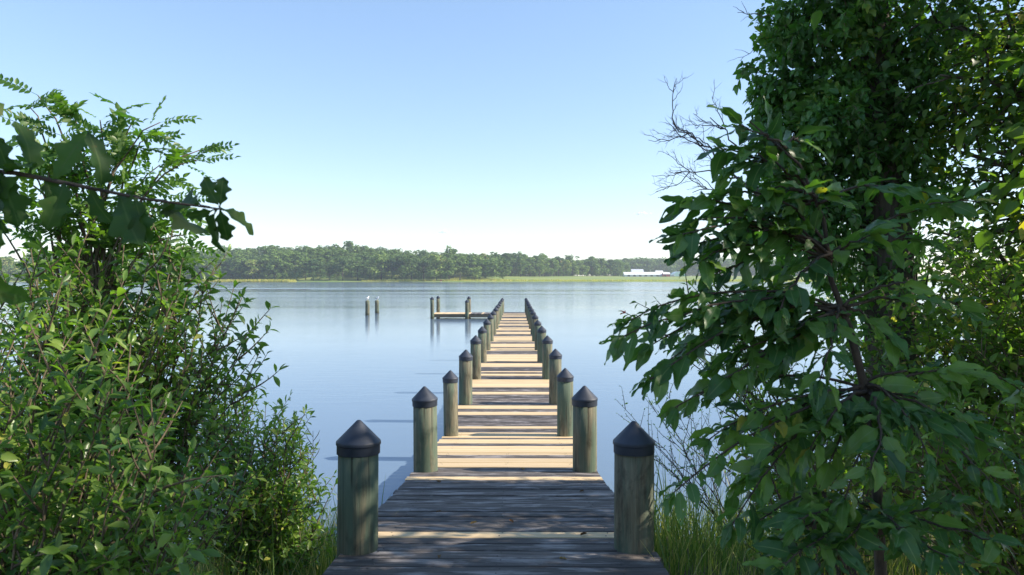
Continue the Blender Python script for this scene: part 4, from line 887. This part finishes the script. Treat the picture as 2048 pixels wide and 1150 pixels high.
# oak branch close to the camera
ob = P(-420, 300, 1.25); oak = empty('oak_branch', ob, 'dark oak branch with lobed leaves reaching in close from the left edge', 'branch')
op = np.array([ob, P(-150, 330, 1.22), P(30, 346, 1.2), P(160, 372, 1.2), P(290, 398, 1.2), P(440, 418, 1.2)])
mb = MB(); mb.tube(op, [0.008, 0.0062, 0.0042, 0.0036, 0.0026, 0.0015], 8); mb.build('twig', M['darktwig'], oak, smooth=True, shift=ob)
orr = np.random.default_rng(17); lv = Leaves(); stems = MB()
# leaf base pixel, tip pixel, depth, side tilt of the blade
OAK = [((440, 418), (520, 446), 1.2, 0.55), ((438, 412), (400, 352), 1.18, 0.2), ((440, 412), (446, 352), 1.22, 0.6), ((432, 418), (410, 505), 1.2, 0.15), ((440, 420), (455, 485), 1.2, 0.05), ((425, 420), (375, 440), 1.2, 0.4), ((400, 410), (318, 384), 1.2, 0.5), ((330, 400), (352, 470), 1.22, 0.5), ((270, 395), (290, 485), 1.18, 0.15), ((240, 388), (262, 480), 1.22, 0.25), ((180, 375), (195, 440), 1.22, 0.2), ((200, 378), (222, 290), 1.18, 0.6), ((110, 362), (160, 262), 1.2, 0.05), ((90, 358), (130, 430), 1.22, 0.4), ((60, 350), (72, 240), 1.2, 0.8),
       ((20, 345), (-15, 270), 1.2, 0.2), ((10, 345), (60, 315), 1.2, 0.6), ((0, 345), (40, 450), 1.2, 0.3), ((-20, 342), (-10, 470), 1.18, 0.2), ((40, 350), (-30, 400), 1.2, 0.1), ((-40, 345), (20, 300), 1.22, 0.1), ((130, 366), (100, 440), 1.18, 0.6), ((-90, 400), (30, 500), 1.15, 0.2), ((-90, 560), (25, 590), 1.15, 0.3), ((-80, 250), (5, 220), 1.2, 0.5), ((-60, 330), (15, 345), 1.15, 0.3), ((-100, 450), (0, 480), 1.12, 0.1)]
for (a, b_, d, tilt) in OAK:
    A, B = P(*a, d), P(*b_, d + orr.normal(0, 0.03)); dv = B - A; L = np.linalg.norm(dv); toward = unit(np.array((0, -1.0, 0.15)) + orr.normal(0, 0.25, 3)); sd_ = np.cross(unit(dv), toward)
    lv.add(A, dv, toward * (1 - tilt) + sd_ * tilt * orr.choice((-1, 1)) + UP * 0.25, L * 0.98)
    near = op[np.argmin(np.linalg.norm(op - A, axis=1))]; stems.tube([near * 0.5 + A * 0.5 if np.linalg.norm(near - A) > 0.02 else near, A], [0.0015, 0.0012], 4)
for pts in ([op[1], P(-120, 420, 1.15), P(-90, 560, 1.15)], [op[1], P(-120, 280, 1.2), P(-80, 250, 1.2)]): stems.tube(pts, [0.004, 0.003, 0.002], 5)
stems.build('leaf_stalks', M['darktwig'], oak, smooth=True, shift=ob)
foliage(oak, T_OAK, lv, M['oak_leaf'], 300, seed=3)

# ------------------------------------------------------------------ grass and ground cover
gr = np.random.default_rng(71)
off_deck = lambda x, y: np.where((np.abs(x - DX) > HALF + 0.03) & (land_z(x, y) > -0.12), 1.0, 0.0)
grass_obj('bank_grass', 'tall green grass growing on the left bank beside the pier', 'grass', M['grass'], [
    blades(60, (-2.0, -1.1, 4.0, 7.0), 0.95, 0.006, gr, 0.5, clump=off_deck), blades(2200, (-2.3, -1.05, 3.6, 7.1), 0.62, 0.0032, gr, 0.5, clump=off_deck), blades(2500, (-6, -1.05, 1.0, 7.2), 0.4, 0.004, gr, 0.6, clump=off_deck)])
grass_obj('bank_grass', 'mixed green and straw grass on the right bank beside the pier', 'grass', M['grass'], [
    blades(160, (0.9, 3.0, 4.0, 7.0), 1.0, 0.007, gr, 0.5, clump=off_deck), blades(2600, (0.85, 3.2, 3.6, 7.3), 0.6, 0.0035, gr, 0.6, clump=off_deck), blades(5000, (0.85, 7.5, 1.0, 7.6), 0.32, 0.004, gr, 0.6, clump=off_deck)])
# a single flowering grass stalk left of the front piling
sb = np.array((-1.50, 4.9, gz(-1.5, 4.9))); tip = P(626, 862, 4.9); st = empty('seed_stalk', sb, 'single tall grass stalk with forked seed head left of the front piling', 'grass stalk')
mb = MB(); pth = bez(sb, (sb + tip) / 2 + (0.02, 0, 0.05), tip, 10); mb.tube(pth, np.linspace(0.004, 0.0015, 10), 5); mb.build('stalk', M['twig'], st, shift=sb)
for k in range(7):
    p, _ = along(pth, 0.78 + 0.03 * k); s = 1 if k % 2 else -1; mb = MB(); mb.tube([p, p + np.array((s * 0.035, 0, 0.05)), p + np.array((s * 0.05, 0, 0.085))], [0.002, 0.0028, 0.001], 5); mb.build('seed_spike', M['twig'], st, shift=sb)

# ------------------------------------------------------------------ the air
hz = MB(); hz.box((0, 820, 32.2), (1560, 1020, 35.0)); hm = bpy.data.materials.new('haze_air'); hn, hl = nodes_of(hm)
hn.remove(hn['Principled BSDF']); pv = hn.new('ShaderNodeVolumePrincipled'); pv.inputs['Color'].default_value = (0.86, 0.92, 1.0, 1); pv.inputs['Density'].default_value = 0.00016; pv.inputs['Anisotropy'].default_value = 0.2
hl.new(pv.outputs[0], hn['Material Output'].inputs['Volume']); tag(hz.build('haze', hm), 'thin pale haze over the water and far shore', 'haze', kind='stuff')

# ------------------------------------------------------------------ fallen leaves on the near boards
M['dry_leaf'] = leaf_mat('dry_brown_leaf', [(0.0, (0.10, 0.05, 0.02)), (0.6, (0.20, 0.11, 0.045)), (1.0, (0.30, 0.20, 0.07))], 0.15, 0.7, 0.2, (1.2, 1.0, 0.6), gain=1.0)
dry = []
for i in range(3):
    tv, tf, ve = leaf_template(0.26, 7, 0.35, -0.25 + 0.2 * i, 4, ellip, i, 0.04, 20 + i); me = raw_mesh('fallen_leaf', tv, tf, True, {'vein': ve}); me.materials.append(M['dry_leaf']); dry.append(me)
drr = random.Random(4)
for (x, y) in [(-0.02, 4.78), (-0.32, 4.75), (0.42, 4.45), (-0.6, 5.1), (0.25, 3.95), (-0.45, 4.0), (0.55, 5.9), (-0.75, 6.4), (0.05, 7.15)]:
    o = bpy.data.objects.new('fallen_leaf', drr.choice(dry)); C.objects.link(o); k = drr.uniform(0.04, 0.07); o.scale = (k, k, k)
    o.location = (x, y, deck_z(y) + 0.010); o.rotation_euler = (drr.uniform(-0.15, 0.15) - 0.1, drr.uniform(-0.2, 0.2), drr.uniform(0, 6.28))
    tag(o, 'small dry brown leaf fallen on the shaded near deck boards', 'leaf', 'fallen leaves on the near deck')
